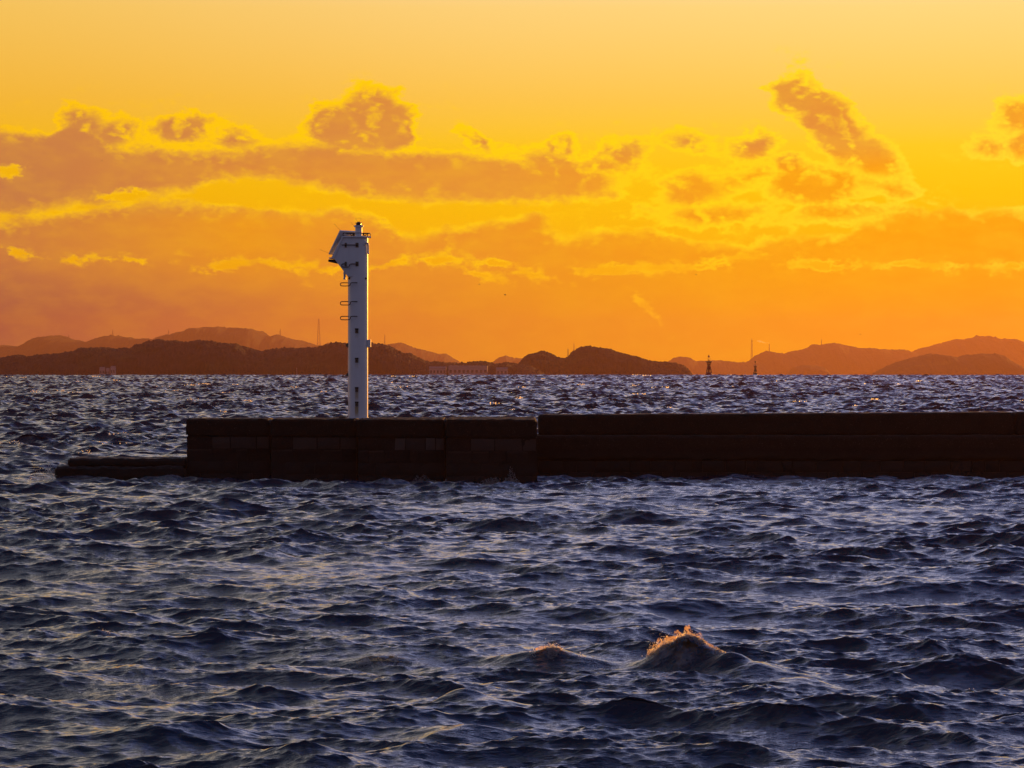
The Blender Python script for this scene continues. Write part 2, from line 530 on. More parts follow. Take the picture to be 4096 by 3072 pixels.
def stone_mat(name, c0, c1, c2, wet):
    m, n, out = material(name)
    g = n.new('ShaderNodeNewGeometry')
    tc = n.new('ShaderNodeTexCoord').outputs['Object']
    rnd = g.outputs['Random Per Island']
    c = n.mix(n.noise(tc, 2.2, 7, 0.65), c0, c1)
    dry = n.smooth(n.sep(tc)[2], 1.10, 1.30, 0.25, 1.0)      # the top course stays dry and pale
    c = n.mix(n.math('MULTIPLY', n.math('POWER', rnd, 1.6), dry), c, c2)
    fleck = n.smooth(n.noise(tc, 26, 3, 0.5), 0.60, 0.74)
    c = n.mix(n.math('MULTIPLY', fleck, 0.55), c, (.07, .058, .05))
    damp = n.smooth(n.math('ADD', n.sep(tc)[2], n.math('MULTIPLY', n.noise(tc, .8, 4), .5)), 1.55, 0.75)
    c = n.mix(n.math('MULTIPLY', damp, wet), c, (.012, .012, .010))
    h = n.math('ADD', n.noise(tc, 5, 8, 0.68), n.math('MULTIPLY', n.noise(tc, 30, 4, 0.6), 0.3))
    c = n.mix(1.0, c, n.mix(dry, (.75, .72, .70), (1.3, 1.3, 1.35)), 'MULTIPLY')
    principled(n, out, c, n.math('MULTIPLY_ADD', damp, -0.3, 0.88), 0, h, 0.05, spec=0.25)
    return m


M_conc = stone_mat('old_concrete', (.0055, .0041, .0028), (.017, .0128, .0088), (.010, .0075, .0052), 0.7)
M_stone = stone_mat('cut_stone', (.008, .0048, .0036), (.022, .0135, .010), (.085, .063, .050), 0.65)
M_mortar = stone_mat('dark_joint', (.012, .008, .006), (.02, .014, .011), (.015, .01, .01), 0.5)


def hill_mat(name, c0, c1):
    m, n, out = material(name)
    tc = n.new('ShaderNodeTexCoord').outputs['Object']
    c = n.mix(n.smooth(n.noise(tc, .05, 8, 0.65), .35, .65), c0, c1)
    c = n.mix(n.math('MULTIPLY', n.smooth(n.noise(tc, .012, 5, 0.6),   .52, .66), .3), c, (.065, .06, .022))
    b = principled(n, out, c, 0.95, 0, n.noise(tc, .3, 6, .7), 0.6, spec=0.05)
    return m


M_hill = hill_mat('wooded_hill', (.016, .0105, .018), (.026, .016, .027))


def sea_mat():
    m, n, out = material('sea_water')
    g = n.new('ShaderNodeNewGeometry')
    pos = g.outputs['Position']
    # ripples below the size of the modelled waves, drawn out across the wind
    p1 = n.vmath('MULTIPLY', pos, (1.0, 2.6, 0.0))
    p2 = n.vmath('MULTIPLY', pos, (2.9, 8.8, 0.0))
    n1 = n.noise(p1, 1.0, 3, 0.55, 0.6)
    n2 = n.noise(p2, 1.0, 4, 0.6, 0.8)
    gust = n.smooth(n.noise(n.vmath('MULTIPLY', pos, (.11, .16, 0.0)), 1.0, 3, 0.5), .36, .66, .55, 1.25)
    n3 = n.noise(n.vmath('MULTIPLY', pos, (9.0, 26.0, 0.0)), 1.0, 2, 0.5, 0.5)
    h = n.math('MULTIPLY', n.math('ADD', n.math('ADD', n.math('MULTIPLY', n1, 0.02), n.math('MULTIPLY', n2, 0.026)), n.math('MULTIPLY', n3, 0.010)), gust)
    bn = n.new('ShaderNodeBump')
    bn.inputs['Strength'].default_value = 1.0
    bn.inputs['Distance'].default_value = 1.0
    n.set(bn.inputs['Height'], h)
    b = n.new('ShaderNodeBsdfPrincipled')
    b.inputs['Base Color'].default_value = (.004, .009, .026, 1)
    b.inputs['Roughness'].default_value = 0.035
    b.inputs['IOR'].default_value = 1.333
    n.t.links.new(bn.outputs[0], b.inputs['Normal'])
    # thin water in the breaking crests lets the light behind through
    gl = n.new('ShaderNodeBsdfGlass')
    gl.inputs['Color'].default_value = (1.0, .60, .20, 1)
    gl.inputs['IOR'].default_value = 1.12
    gl.inputs['Roughness'].default_value = 0.5
    n.t.links.new(bn.outputs[0], gl.inputs['Normal'])
    at_ = n.new('ShaderNodeAttribute', attribute_name='thin')
    mx = n.new('ShaderNodeMixShader')
    n.set(mx.inputs[0], n.math('MULTIPLY', at_.outputs['Fac'], n.smooth(n.noise(pos, 6.0, 4, .6), .46, .58)))
    n.t.links.new(b.outputs[0], mx.inputs[1])
    n.t.links.new(gl.outputs[0], mx.inputs[2])
    # torn foam on breaking water and along the wall
    fo = n.new('ShaderNodeAttribute', attribute_name='foam').outputs['Fac']
    web = n.math('ADD', n.math('MULTIPLY', n.noise(n.vmath('MULTIPLY', pos, (9, 6, 9)), 1.0, 6, .68, 1.2), .75), n.math('MULTIPLY', n.noise(n.vmath('MULTIPLY', pos, (30, 20, 30)), 1.0, 3, .6), .25))
    fm = n.smooth(n.math('ADD', web, n.math('MULTIPLY', fo, .34)), .68, .90)
    fm = n.math('MULTIPLY', fm, n.smooth(fo, .02, .2))
    fd = n.new('ShaderNodeBsdfDiffuse')
    fd.inputs['Color'].default_value = (.36, .33, .36, 1)
    mf = n.new('ShaderNodeMixShader')
    n.set(mf.inputs[0], n.math('MULTIPLY', fm, .25))
    n.t.links.new(mx.outputs[0], mf.inputs[1])
    n.t.links.new(fd.outputs[0], mf.inputs[2])
    n.t.links.new(mf.outputs[0], out.inputs['Surface'])
    return m


M_sea = sea_mat()


def foam_mat():
    m, n, out = material('sea_foam')
    tr = n.new('ShaderNodeBsdfTranslucent')
    tr.inputs['Color'].default_value = (.62, .60, .58, 1)
    df = n.new('ShaderNodeBsdfDiffuse')
    df.inputs['Color'].default_value = (.7, .7, .72, 1)
    gl = n.new('ShaderNodeBsdfRefraction')
    gl.inputs['IOR'].default_value = 1.2
    gl.inputs['Roughness'].default_value = 0.60
    a = n.new('ShaderNodeMixShader')
    a.inputs[0].default_value = 0.2
    n.t.links.new(tr.outputs[0], a.inputs[1])
    n.t.links.new(df.outputs[0], a.inputs[2])
    b = n.new('ShaderNodeMixShader')
    b.inputs[0].default_value = 0.50
    n.t.links.new(a.outputs[0], b.inputs[1])
    n.t.links.new(gl.outputs[0], b.inputs[2])
    tp = n.new('ShaderNodeBsdfTransparent')
    c = n.new('ShaderNodeMixShader')
    c.inputs[0].default_value = 0.25
    n.t.links.new(b.outputs[0], c.inputs[1])
    n.t.links.new(tp.outputs[0], c.inputs[2])
    n.t.links.new(c.outputs[0], out.inputs['Surface'])
    return m


M_foam = foam_mat()

# ------------------------------------------------------------------ the sea
def build_sea():
    # rows grow apart with distance from the shore, columns spread to stay fine where the water is near
    ys = [30.0]
    while ys[-1] < 1850:
        ys.append(ys[-1] + (max(0.03, 0.00068 * ys[-1]) if ys[-1] < 158 else (0.0007 if ys[-1] < 750 else 0.0009) * ys[-1]))
    ys = np.array([-350, -150, -60, -20, 0, 12, 22, 27] + ys + [2100, 2600, 3600, 6000, 10000, 14300], dtype=np.float64)
    NC = 1000
    s = np.linspace(-1, 1, NC)
    hw = np.clip(0.155 * ys + 3.0, 8.0, 330.0)
    xs = np.concatenate([np.full((len(ys), 4), [-4500, -1200, -500, -380.0]), hw[:, None] * s[None, :], np.full((len(ys), 4), [380.0, 500, 1200, 4500])], axis=1)
    nr, nc = xs.shape
    Y0 = np.repeat(ys[:, None], nc, axis=1)
    dyr = np.gradient(ys)
    dxr = 2 * hw / (NC - 1)
    X = xs.astype(np.float32).ravel()
    Y = Y0.astype(np.float32).ravel()
    res = np.repeat(np.maximum(dxr, dyr * 0.8)[:, None], nc, axis=1).astype(np.float32).ravel()
    core = np.ones((nr, nc), np.float32)
    core[:, :4] = 0
    core[:, -4:] = 0
    core[0:6, :] = 0
    core[-6:, :] = 0
    core = core.ravel()
    # breaking and steep waves the photograph shows, as heaps of water: x, y, height, sx, sy_near, sy_far
    heaps = [(2.2, 61.0, .13, .45, .32, .8), (2.62, 60.85, .26, .42, .28, .9), (3.0, 60.55, .27, .40, .27, .9), (2.85, 60.65, .05, .28, .18, .4), (3.42, 60.05, .26, .42, .28, .9), (3.9, 59.3, .20, .48, .3, .9), (4.5, 58.3, .11, .55, .34, .9),
             (0.2, 62.0, .10, .55, .3, .7), (0.70, 61.9, .13, .30, .22, .6), (1.2, 61.7, .10, .5, .3, .7),
             (-2.1, 62.6, .09, .5, .28, .7), (-0.72, 54.2, .26, .42, .32, .8), (-0.3, 53.6, .16, .5, .3, .8), (-0.75, 50.0, .20, .65, .34, .8), (-7.3, 66.5, .2, .6, .35, .8)]
    calm = np.ones_like(X)
    heap = np.zeros_like(X)
    thin = np.zeros_like(X)
    foam = np.zeros_like(X)
    for i, (hx, hy, hh, sx, s0, s1) in enumerate(heaps):
        ddx = (X - hx) / sx
        ddy = Y - hy
        sy = np.where(ddy < 0, s0, s1)
        gss = np.exp(-(ddx ** 2) - (ddy / sy) ** 2)
        heap += hh * gss
        calm *= 1 - 0.42 * np.exp(-(ddx / 1.5) ** 2 - (ddy / (sy * 1.8)) ** 2)
        if i in (1, 2, 3, 8, 10):
            foam = np.maximum(foam, np.exp(-((ddx + .5) / .75) ** 2 - ((ddy + .12) / .22) ** 2) * (1.0 if i < 3 else .8))
        if i in (1, 2, 3, 8, 10):
            thin = np.maximum(thin, np.exp(-(ddx / .8) ** 2 - ((ddy + .02) / .15) ** 2))
    # wash along the foot of the breakwater
    face = np.interp(X, [-18.5, -13.3, -13.2, -9.7, -6.2, -2.7, 1.0, 1.1, 60], [151.5, 151.5, 152.25, 151.25, 149.75, 148.75, 148.7, 155.8, 155.8])
    wash = np.exp(-((Y - face + .25) / .55) ** 2) * ((X > -19.5) & (X < 45)) * np.clip(.55 + .5 * np.sin(X * .9 + 1) * np.sin(X * .37), 0.15, 1)
    wash = np.maximum(wash, .9 * np.exp(-((X + 18.9) / .9) ** 2 - ((Y - 152.2) / 1.2) ** 2))
    foam = np.maximum(foam, wash.astype(np.float32))
    NW = 190
    rng = np.random.default_rng(5)
    lam = np.exp(np.linspace(math.log(0.13), math.log(11.0), NW) + rng.normal(0, .012, NW))
    k = 2 * PI / lam
    shape = np.where(lam > 3.2, (3.6 / lam) ** 1.7, 1.0) * np.where(lam < 1.0, 1.1, 1.0)
    slope = shape * 0.285 * math.sqrt(2) / math.sqrt((shape ** 2).sum())
    amp = slope / k
    spread = np.interp(np.log(lam), [math.log(.13), math.log(.8), math.log(3), math.log(11)], [.55, .60, .55, .36])
    th = -PI / 2 - 0.20 + rng.normal(0, 1, NW) * spread
    ph = rng.uniform(0, 2 * PI, NW)
    # where the mesh is too coarse for the short waves, the longer ones carry their steepness
    rr_ = np.maximum(dxr, dyr * 0.8)
    lodr = np.clip((lam[None, :] / (rr_[:, None] * 2.6) - 0.7) / 0.8, 0, 1)
    gain = np.clip(np.sqrt((slope ** 2).sum() / np.maximum((lodr ** 2 * slope[None, :] ** 2).sum(1), 1e-9)), 1.0, np.interp(rr_, [.3, .9], [1.5, 2.3]))
    gain = np.repeat(gain[:, None], nc, axis=1).astype(np.float32).ravel()
    Z = np.zeros_like(X)
    DX = np.zeros_like(X)
    DY = np.zeros_like(X)
    # gusts: patches of stronger and weaker chop
    open_sea = np.float32(1.0) + np.float32(0.16) * np.clip((Y - 152) / 30, 0, 1)      # rougher outside the breakwater
    gust = 1 + 0.22 * np.sin(X * .13 + Y * .05 + 1.0) * np.sin(Y * .09 - X * .04) + .15 * np.sin(X * .37 - Y * .21)
    for i in range(NW):
        c, s_ = math.cos(th[i]), math.sin(th[i])
        f = np.float32(k[i]) * (X * np.float32(c) + Y * np.float32(s_)) + np.float32(ph[i])
        lod = np.clip((lam[i] / (res * 2.6) - 0.7) / 0.8, 0, 1) * core * open_sea * gain
        a = np.float32(amp[i]) * lod
        if lam[i] < 3.5:
            a = a * gust
        Z += a * np.sin(f)
        q = np.float32(1.15) * a * np.cos(f)
        DX += q * np.float32(c)
        DY += q * np.float32(s_)
    Z = Z * calm + heap
    # sharpen crests a little
    Z = Z + np.clip(Z, 0, 1) ** 2 * 0.35
    X = X + DX * calm
    Y = Y + DY * calm
    zz = Z + sea_level(np.hypot(X, Y)).astype(np.float32)
    co = np.stack([X, Y, zz], axis=1).astype(np.float32)
    idx = np.arange(nr * nc).reshape(nr, nc)
    quads = np.stack([idx[:-1, :-1], idx[:-1, 1:], idx[1:, 1:], idx[1:, :-1]], axis=-1).reshape(-1, 4).astype(np.int32)
    me = bpy.data.meshes.new('sea')
    me.vertices.add(len(co))
    me.vertices.foreach_set('co', co.ravel())
    me.loops.add(quads.size)
    me.loops.foreach_set('vertex_index', quads.ravel())
    me.polygons.add(len(quads))
    me.polygons.foreach_set('loop_start', np.arange(0, quads.size, 4, dtype=np.int32))
    me.polygons.foreach_set('use_smooth', np.ones(len(quads), dtype=bool))
    at_ = me.attributes.new('thin', 'FLOAT', 'POINT')
    at_.data.foreach_set('value', thin.astype(np.float32))
    at2 = me.attributes.new('foam', 'FLOAT', 'POINT')
    at2.data.foreach_set('value', foam.astype(np.float32))
    me.update()
    me.materials.append(M_sea)
    o = bpy.data.objects.new('sea', me)
    COL.objects.link(o)
    tag(o, 'choppy dark blue sea water with short crested waves', 'sea', kind='structure')
    return co.reshape(nr, nc, 3), Z.reshape(nr, nc), ys


SEA, SEAZ, SEA_YS = build_sea()


def sea_z(x, y):
    """Height of the built water surface near a point."""
    j = int(np.clip(np.searchsorted(SEA_YS, y), 8, len(SEA_YS) - 9))
    i = int(np.argmin((SEA[j, :, 0] - x) ** 2))
    blk = SEA[j - 7:j + 8, max(0, i - 10):i + 11].reshape(-1, 3)
    w = 1.0 / ((blk[:, 0] - x) ** 2 + (blk[:, 1] - y) ** 2 + 1e-4) ** 2
    return float((blk[:, 2] * w).sum() / w.sum())


# ------------------------------------------------------------------ spray and foam
ICO = bmesh.new()
bmesh.ops.create_icosphere(ICO, subdivisions=1, radius=1)
ICO_V = np.array([v.co[:] for v in ICO.verts], dtype=np.float32)
ICO_F = np.array([[v.index for v in f.verts] for f in ICO.faces], dtype=np.int32)
ICO.free()


def droplets(name, pts, rad, label, cat):
    pts = np.asarray(pts, np.float32)
    rad = np.asarray(rad, np.float32)
    st = RNG.uniform(.7, 1.35, (len(pts), 1, 3)).astype(np.float32)
    v = (pts[:, None, :] + ICO_V[None] * rad[:, None, None] * st).reshape(-1, 3)
    f = (ICO_F[None] + (np.arange(len(pts), dtype=np.int32) * len(ICO_V))[:, None, None]).reshape(-1, 3)
    me = bpy.data.meshes.new(name)
    me.vertices.add(len(v))
    me.vertices.foreach_set('co', v.ravel())
    me.loops.add(f.size)
    me.loops.foreach_set('vertex_index', f.ravel())
    me.polygons.add(len(f))
    me.polygons.foreach_set('loop_start', np.arange(0, f.size, 3, dtype=np.int32))
    me.polygons.foreach_set('use_smooth', np.ones(len(f), dtype=bool))
    me.update()
    me.materials.append(M_foam)
    o = bpy.data.objects.new(name, me)
    COL.objects.link(o)
    return tag(o, label, cat, kind='stuff')


# breaking crest in the foreground and the two small ones left of it
P_, R_ = [], []


def crest(path, n, up, r0, r1, dens_left=1.0, fwd=.12):
    for _ in range(n):
        t = random.random() ** dens_left
        f = t * (len(path) - 1)
        i = min(int(f), len(path) - 2)
        a, b = Vector(path[i]), Vector(path[i + 1])
        p = a.lerp(b, f - i)
        x = p.x + random.gauss(0, .07)
        y = p.y + random.gauss(-.03, fwd)
        if mnoise.noise(Vector((x * 5.5, y * 2, 11))) < -0.05 + .25 * t:
            continue
        hgt = abs(random.gauss(0, 1)) * up * (1.15 - t) * (0.6 + .8 * abs(mnoise.noise(Vector((x * 4, 0, 3)))))
        z = sea_z(x, y) + hgt * random.random() + .004
        P_.append((x, y, z))
        R_.append(random.uniform(r0, r1) * (.55 if hgt > up * .6 else 1))


c1 = [(2.25, 61.15, 0), (2.5, 61.1, 0), (2.75, 61.0, 0), (3.0, 60.85, 0), (3.25, 60.6, 0), (3.5, 60.25, 0)]
crest(c1, 2600, .06, .003, .010, 1.1, .09)
crest(c1[:4], 3000, .15, .003, .010, 1.0, .12)
crest(c1[:3], 1200, .30, .0025, .009, 1.0, .12)
crest(c1, 160, .07, .010, .020, 1.2, .08)
crest([(0.45, 61.95, 0), (.7, 61.9, 0), (1.0, 61.8, 0)], 2600, .10, .003, .010, 1.0, .08)
crest([(1.2, 61.7, 0), (1.4, 61.6, 0), (1.6, 61.5, 0)], 160, .05, .003, .008)
crest([(-2.6, 62.55, 0), (-2.2, 62.5, 0), (-1.75, 62.45, 0)], 2200, .07, .003, .010, 1.0, .08)
crest([(-0.8, 50.0, 0), (-0.65, 49.95, 0)], 60, .02, .003, .007)
crest([(-7.4, 66.4, 0), (-7.1, 66.3, 0)], 120, .06, .003, .009)
crest([(6.9, 56.0, 0), (7.1, 55.9, 0), (7.3, 55.8, 0)], 200, .05, .003, .009)
droplets('crest_spray', P_, R_, 'backlit spray and foam flying off the breaking crests in the foreground', 'spray')

# the thin torn lip of water along each breaking crest, lit through from behind
def lip_mat():
    m, n, out = material('thin_water')
    tr = n.new('ShaderNodeBsdfTranslucent')
    tr.inputs['Color'].default_value = (.75, .50, .22, 1)
    tp = n.new('ShaderNodeBsdfTransparent')
    gl = n.new('ShaderNodeBsdfGlossy')
    gl.inputs['Roughness'].default_value = 0.15
    gl.inputs['Color'].default_value = (.25, .25, .25, 1)
    pos = n.new('ShaderNodeNewGeometry').outputs['Position']
    a = n.new('ShaderNodeMixShader')
    a.inputs[0].default_value = 0.2
    n.t.links.new(tr.outputs[0], a.inputs[1])
    n.t.links.new(gl.outputs[0], a.inputs[2])
    b = n.new('ShaderNodeMixShader')
    n.set(b.inputs[0], n.smooth(n.noise(pos, 14.0, 5, .65, .8), .40, .62, .12, .92))
    n.t.links.new(a.outputs[0], b.inputs[1])
    n.t.links.new(tp.outputs[0], b.inputs[2])
    n.t.links.new(b.outputs[0], out.inputs['Surface'])
    return m


bm = bmesh.new()
for path, hmax in ((c1, .21), ([(0.42, 61.95, 0), (.7, 61.9, 0), (1.05, 61.8, 0)], .10), ([(-2.6, 62.55, 0), (-2.2, 62.5, 0), (-1.75, 62.45, 0)], .06)):
    NS, NR = 90, 7
    prev = None
    for i in range(NS + 1):
        f = i / NS * (len(path) - 1)
        k = min(int(f), len(path) - 2)
        p = Vector(path[k]).lerp(Vector(path[k + 1]), f - k)
        z0 = sea_z(p.x, p.y)
        env = math.sin(PI * min(1, (i / NS) ** .75)) ** .6
        h = hmax * env * (0.35 + .9 * abs(mnoise.fractal(Vector((p.x * 6, p.y * 3, 2.2)), .8, 2, 3)))
        col = []
        for r in range(NR + 1):
            t = r / NR
            col.append(bm.verts.new((p.x - .05 * t + .012 * mnoise.noise(Vector((p.x * 9, t * 3, 1))), p.y + .02 - .45 * h * t * t + .02 * mnoise.noise(Vector((p.x * 7, t * 2, 5))), z0 - .03 + (h + .03) * t)))
        if prev:
            for r in range(NR):
                if r < 3 or mnoise.noise(Vector((p.x * 14, r * .9, 4))) > -.12 - .1 * (NR - r):
                    bm.faces.new((prev[r], col[r], col[r + 1], prev[r + 1]))
        prev = col
lip = obj('wave_lip', bm, lip_mat(), None, smooth=True)
tag(lip, 'thin glowing lips of water on the breaking crests in the foreground', 'wave crest', kind='stuff')

# small whitecaps scattered over the open water beyond the breakwater
P_, R_ = [], []
rowsel = np.where((SEA_YS > 165) & (SEA_YS < 1550))[0]
cnt = 0
while cnt < 85:
    d = 165 * (1500 / 165) ** random.random()
    j = int(np.searchsorted(SEA_YS, d))
    i0 = random.randrange(20, SEA.shape[1] - 60)
    seg = SEAZ[j, i0:i0 + 40]
    i = i0 + int(np.argmax(seg))
    x, y, z = SEA[j, i]
    if abs(x) > .15 * y or SEAZ[j, i] < .12:
        continue
    if random.random() < .35 and x > 0:
        continue
    cnt += 1
    w = random.uniform(.12, .45) * (1 + y / 700)
    rr = max(.018, .00019 * y)
    for _ in range(random.randint(5, 16)):
        P_.append((x + random.gauss(0, w), y + random.gauss(0, .12), z + random.uniform(.0, .16)))
        R_.append(rr * random.uniform(.35, 1.0))
droplets('whitecap_foam', P_, R_, 'small glowing whitecaps scattered over the sea beyond the breakwater', 'foam')

# ------------------------------------------------------------------ breakwater
bw = thing('breakwater', 'long dark stone and concrete breakwater crossing the water, carrying the white light tower', 'breakwater', (0, 0, 0))
WY = 150.0
px = lambda p, d=151.0: (p - 2048) / FPX * d


def stones(name, x0, x1, yf, rows, parent, seed):
    """Courses of squared stones standing proud of dark joints."""
    rnd = random.Random(seed)
    bm = bmesh.new()
    for (z0, z1) in rows:
        x = x0
        while x < x1 - .05:
            w = rnd.uniform(.40, 1.15)
            if x1 - (x + w) < .3:
                w = x1 - x
            g = rnd.uniform(.012, .032)
            pr = rnd.uniform(-.02, .045)
            b2 = bmesh.new()
            add_box(b2, x + g, x + w - g, yf - .03 - pr, yf + .25, z0 + rnd.uniform(.006, .022), z1 - rnd.uniform(.006, .022))
            bmesh.ops.subdivide_edges(b2, edges=list(b2.edges), cuts=3, use_grid_fill=True)
            cxs, czs = x + w / 2, (z0 + z1) / 2
            tx, tz = rnd.uniform(-.05, .05), rnd.uniform(-.05, .05)
            for v in b2.verts:
                ex = abs(v.co.x - cxs) / (w / 2)
                ez = abs(v.co.z - czs) / ((z1 - z0) / 2)
                if v.co.y < yf + .1:
                    v.co.y += .035 * max(ex, ez) ** 4 + .05 * mnoise.fractal(v.co * 2.3 + Vector((seed, 0, 0)), 1, 2, 4)
                v.co.x += tx * (v.co.z - czs) * ex + .012 * mnoise.noise(v.co * 5)
                v.co.z += tz * (v.co.x - cxs) * .3 + .018 * mnoise.noise(v.co * 4 + Vector((9, seed, 0)))
            tmp = bpy.data.meshes.new('tmp')
            b2.to_mesh(tmp)
            b2.free()
            bm.from_mesh(tmp)
            bpy.data.meshes.remove(tmp)
            x += w
    return obj(name, bm, M_stone, parent, autosmooth=math.radians(50))


edges = [744, 1082, 1429, 1782, 2152]
fronts = [152.2, 151.2, 149.7, 148.7]
tops = [2.45, 2.46, 2.475, 2.49]
for i in range(4):
    x0, x1 = px(edges[i], fronts[i]), px(edges[i + 1], fronts[i])
    bm = bmesh.new()
    rough_box(bm, x0, x1 - .045, fronts[i], 155.2, 1.74, tops[i], .075, .028, .35, .05, seed=i * 5.3)
    hb = obj('head_cap', bm, M_conc, bw, autosmooth=math.radians(40))
    bm = bmesh.new()
    add_box(bm, x0 + .05, x1 - .03, fronts[i] + .10, 155.1, -1.2, 1.76)
    obj('head_core', bm, M_mortar, bw)
    stones('stone_facing', x0 + .01, x1 - .05, fronts[i] + .08, [(-.75, -.24), (-.24, .24), (.24, .74), (.74, 1.24), (1.24, 1.74)], bw, 11 + i)
# right hand wall: parapet, ledge, stone foot
xa, xb = px(2152, 156.0), 40.0
tilt = lambda x: .0055 * (x - xa)
segs = [xa, px(4068, 156), 28.0, xb]
for i in range(len(segs) - 1):
    bm = bmesh.new()
    rough_box(bm, segs[i] + .01, segs[i + 1] - .01, 156.5, 158.2, 1.70, 2.55, .12, .022, .4, .035, seed=40 + i, ztop=tilt)
    obj('parapet', bm, M_conc, bw, autosmooth=math.radians(40))
bm = bmesh.new()
rough_box(bm, xa - .2, xb, 155.75, 158.1, .66, 1.71, .12, .022, .5, .04, seed=60)
obj('wall_ledge', bm, M_conc, bw, autosmooth=math.radians(40))
bm = bmesh.new()
add_box(bm, xa - .2, xb, 155.95, 158.0, -1.2, .67)
obj('wall_core', bm, M_mortar, bw)
stones('stone_foot', xa, xb - .05, 155.86, [(-.75, -.3), (-.3, .18), (.18, .66)], bw, 77)
# low landing step at the head
bm = bmesh.new()
rough_box(bm, px(272, 152), px(746, 152), 151.9, 154.6, .50, .85, .08, .040, .45, .08, seed=81)
obj('landing_step', bm, M_conc, bw, autosmooth=math.radians(40))
bm = bmesh.new()
rough_box(bm, px(222, 152), px(746, 152), 151.55, 155.0, -1.0, .54, .09, .055, .5, .12, seed=83)
obj('landing_foot', bm, M_conc, bw, autosmooth=math.radians(40))

# splashes along the breakwater
P_, R_ = [], []


def splash(xc, w, y, h, n, r0=.008, r1=.028, lean=0):
    for _ in range(n):
        u = random.gauss(0, .45)
        env = max(.05, (1 - abs(u)) * (0.55 + .9 * abs(mnoise.noise(Vector((u * 5, xc, 0))))))
        t = random.random() ** 1.7
        P_.append((xc + u * w + lean * t, y - random.uniform(0, .5), -.1 + t * h * env))
        R_.append(random.uniform(r0, r1) * (1.1 - .5 * t))


splash(px(1965), .7, 148.6, .55, 700)
splash(px(2045), .45, 148.6, .8, 520)
splash(px(1700), .9, 149.6, .42, 900)
splash(px(1560), .8, 149.6, .22, 300)
splash(px(1270), 1.1, 151.1, .2, 380)
splash(px(185), .8, 152.0, .9, 800, .006, .018)
splash(px(140), .6, 152.4, .7, 350, .006, .018)
droplets('breakwater_splash', P_, R_, 'foam and spray where waves slap the breakwater foot', 'spray')

# ------------------------------------------------------------------ light tower
LD = 152.9
S = LD / FPX
LX = (1431.7 - 2048) * S
LZ = 2.47
lt = thing('light_tower', 'white round harbour light tower with slanted solar panel, standing on the breakwater head', 'lighthouse', (LX, LD, LZ))


def q(x, y, d=0.0):
    """Local point of the tower from photograph pixels; d is depth in the same pixels (negative is nearer)."""
    return Vector(((x - 1431.7) * S, d * S, (1672 - y) * S + .005))


def zz(y):
    return (1672 - y) * S + .005


bm = bmesh.new()
add_lathe(bm, [(40 * S, zz(1672)), (40 * S, zz(1500)), (40 * S, zz(1300)), (40 * S, zz(1141))], seg=64)
shaft = obj('tower_shaft', bm, M_white, lt, autosmooth=math.radians(35))
bm = bmesh.new()
add_lathe(bm, [(43 * S, zz(1672.3)), (43 * S, zz(1669.6)), (40.4 * S, zz(1669.4))], seg=64)
obj('base_flange', bm, M_white, lt, autosmooth=math.radians(35))
bm = bmesh.new()
add_lathe(bm, [(40.9 * S, zz(1141)), (40.9 * S, zz(1139)), (40.3 * S, zz(1138.8)), (40.3 * S, zz(1097)), (40.8 * S, zz(1096.6)), (40.8 * S, zz(1094))], seg=64)
obj('collar', bm, M_white, lt, autosmooth=math.radians(35))


def stadium(y, xl, r=40.0, cx=1431.7, hd=None, n=28):
    hd = r if hd is None else hd
    pts = [q(xl, y, -hd)]
    for k in range(n + 1):
        a = -PI / 2 + PI * k / n
        pts.append(q(cx + r * math.cos(a), y, r * math.sin(a)))
    pts.append(q(xl, y, hd))
    return pts


bm = bmesh.new()
add_loft(bm, [stadium(y, xl, 40.15, hd=hd) for y, xl, hd in ((1108, 1394, 30), (1106, 1391.9, 33), (1053, 1352, 37), (1034, 1338, 37), (951, 1373.5, 37))])
obj('lamp_house', bm, M_white, lt, autosmooth=math.radians(30))
bm = bmesh.new()
add_loft(bm, [stadium(y, xl, r, 1434, hd) for y, xl, r, hd in ((951, 1369, 45, 40), (950, 1367, 47, 42), (946.5, 1367, 47, 42), (945.5, 1369, 45.5, 40.5))])
obj('roof_slab', bm, M_white, lt, autosmooth=math.radians(30))
bm = bmesh.new()
add_tube(bm, [q(1478, 947, -22), q(1482, 948, -20), q(1483, 953, -20)], [3 * S, 3 * S, 2 * S])
obj('drain_spout', bm, M_white, lt, smooth=True)
# slanted front plate with its lips
bm = bmesh.new()
add_prism_y(bm, [((x - 1431.7) * S, zz(y)) for x, y in ((1369, 947), (1374.5, 950), (1338.5, 1034.5), (1329, 1034), (1327, 1031))], -42 * S, 42 * S)
bevel(bm, .006)
obj('front_plate', bm, M_white, lt)
bm = bmesh.new()
add_prism_y(bm, [((x - 1431.7) * S, zz(y)) for x, y in ((1316, 1030.5), (1326, 1029.8), (1339, 1032.4), (1340, 1035.5), (1318, 1034.5))], -38 * S, 38 * S)
bevel(bm, .004)
obj('drip_lip', bm, M_white, lt)
bm = bmesh.new()
add_prism_y(bm, [((x - 1431.7) * S, zz(y)) for x, y in ((1314, 1038), (1339, 1037), (1354, 1053.5), (1348, 1054), (1314, 1046.5))], -20 * S, 20 * S)
bevel(bm, .004)
obj('shelf_bracket', bm, M_dark, lt)
# solar panel
A, AB, AD = q(1360.5, 923, 10), Vector((61, 50, -1.5)) * S, Vector((-47, 54, -91.5)) * S
nn = AB.cross(AD).normalized()
if nn.z < 0:
    nn = -nn
sp = bmesh.new()


def slab(bm, o, a, b, n, t):
    vs = [bm.verts.new(o + p) for p in (a * 0, a, a + b, b, n * t, a + n * t, a + b + n * t, b + n * t)]
    for f in ((0, 1, 2, 3), (4, 5, 6, 7), (0, 1, 5, 4), (1, 2, 6, 5), (2, 3, 7, 6), (3, 0, 4, 7)):
        bm.faces.new([vs[i] for i in f])


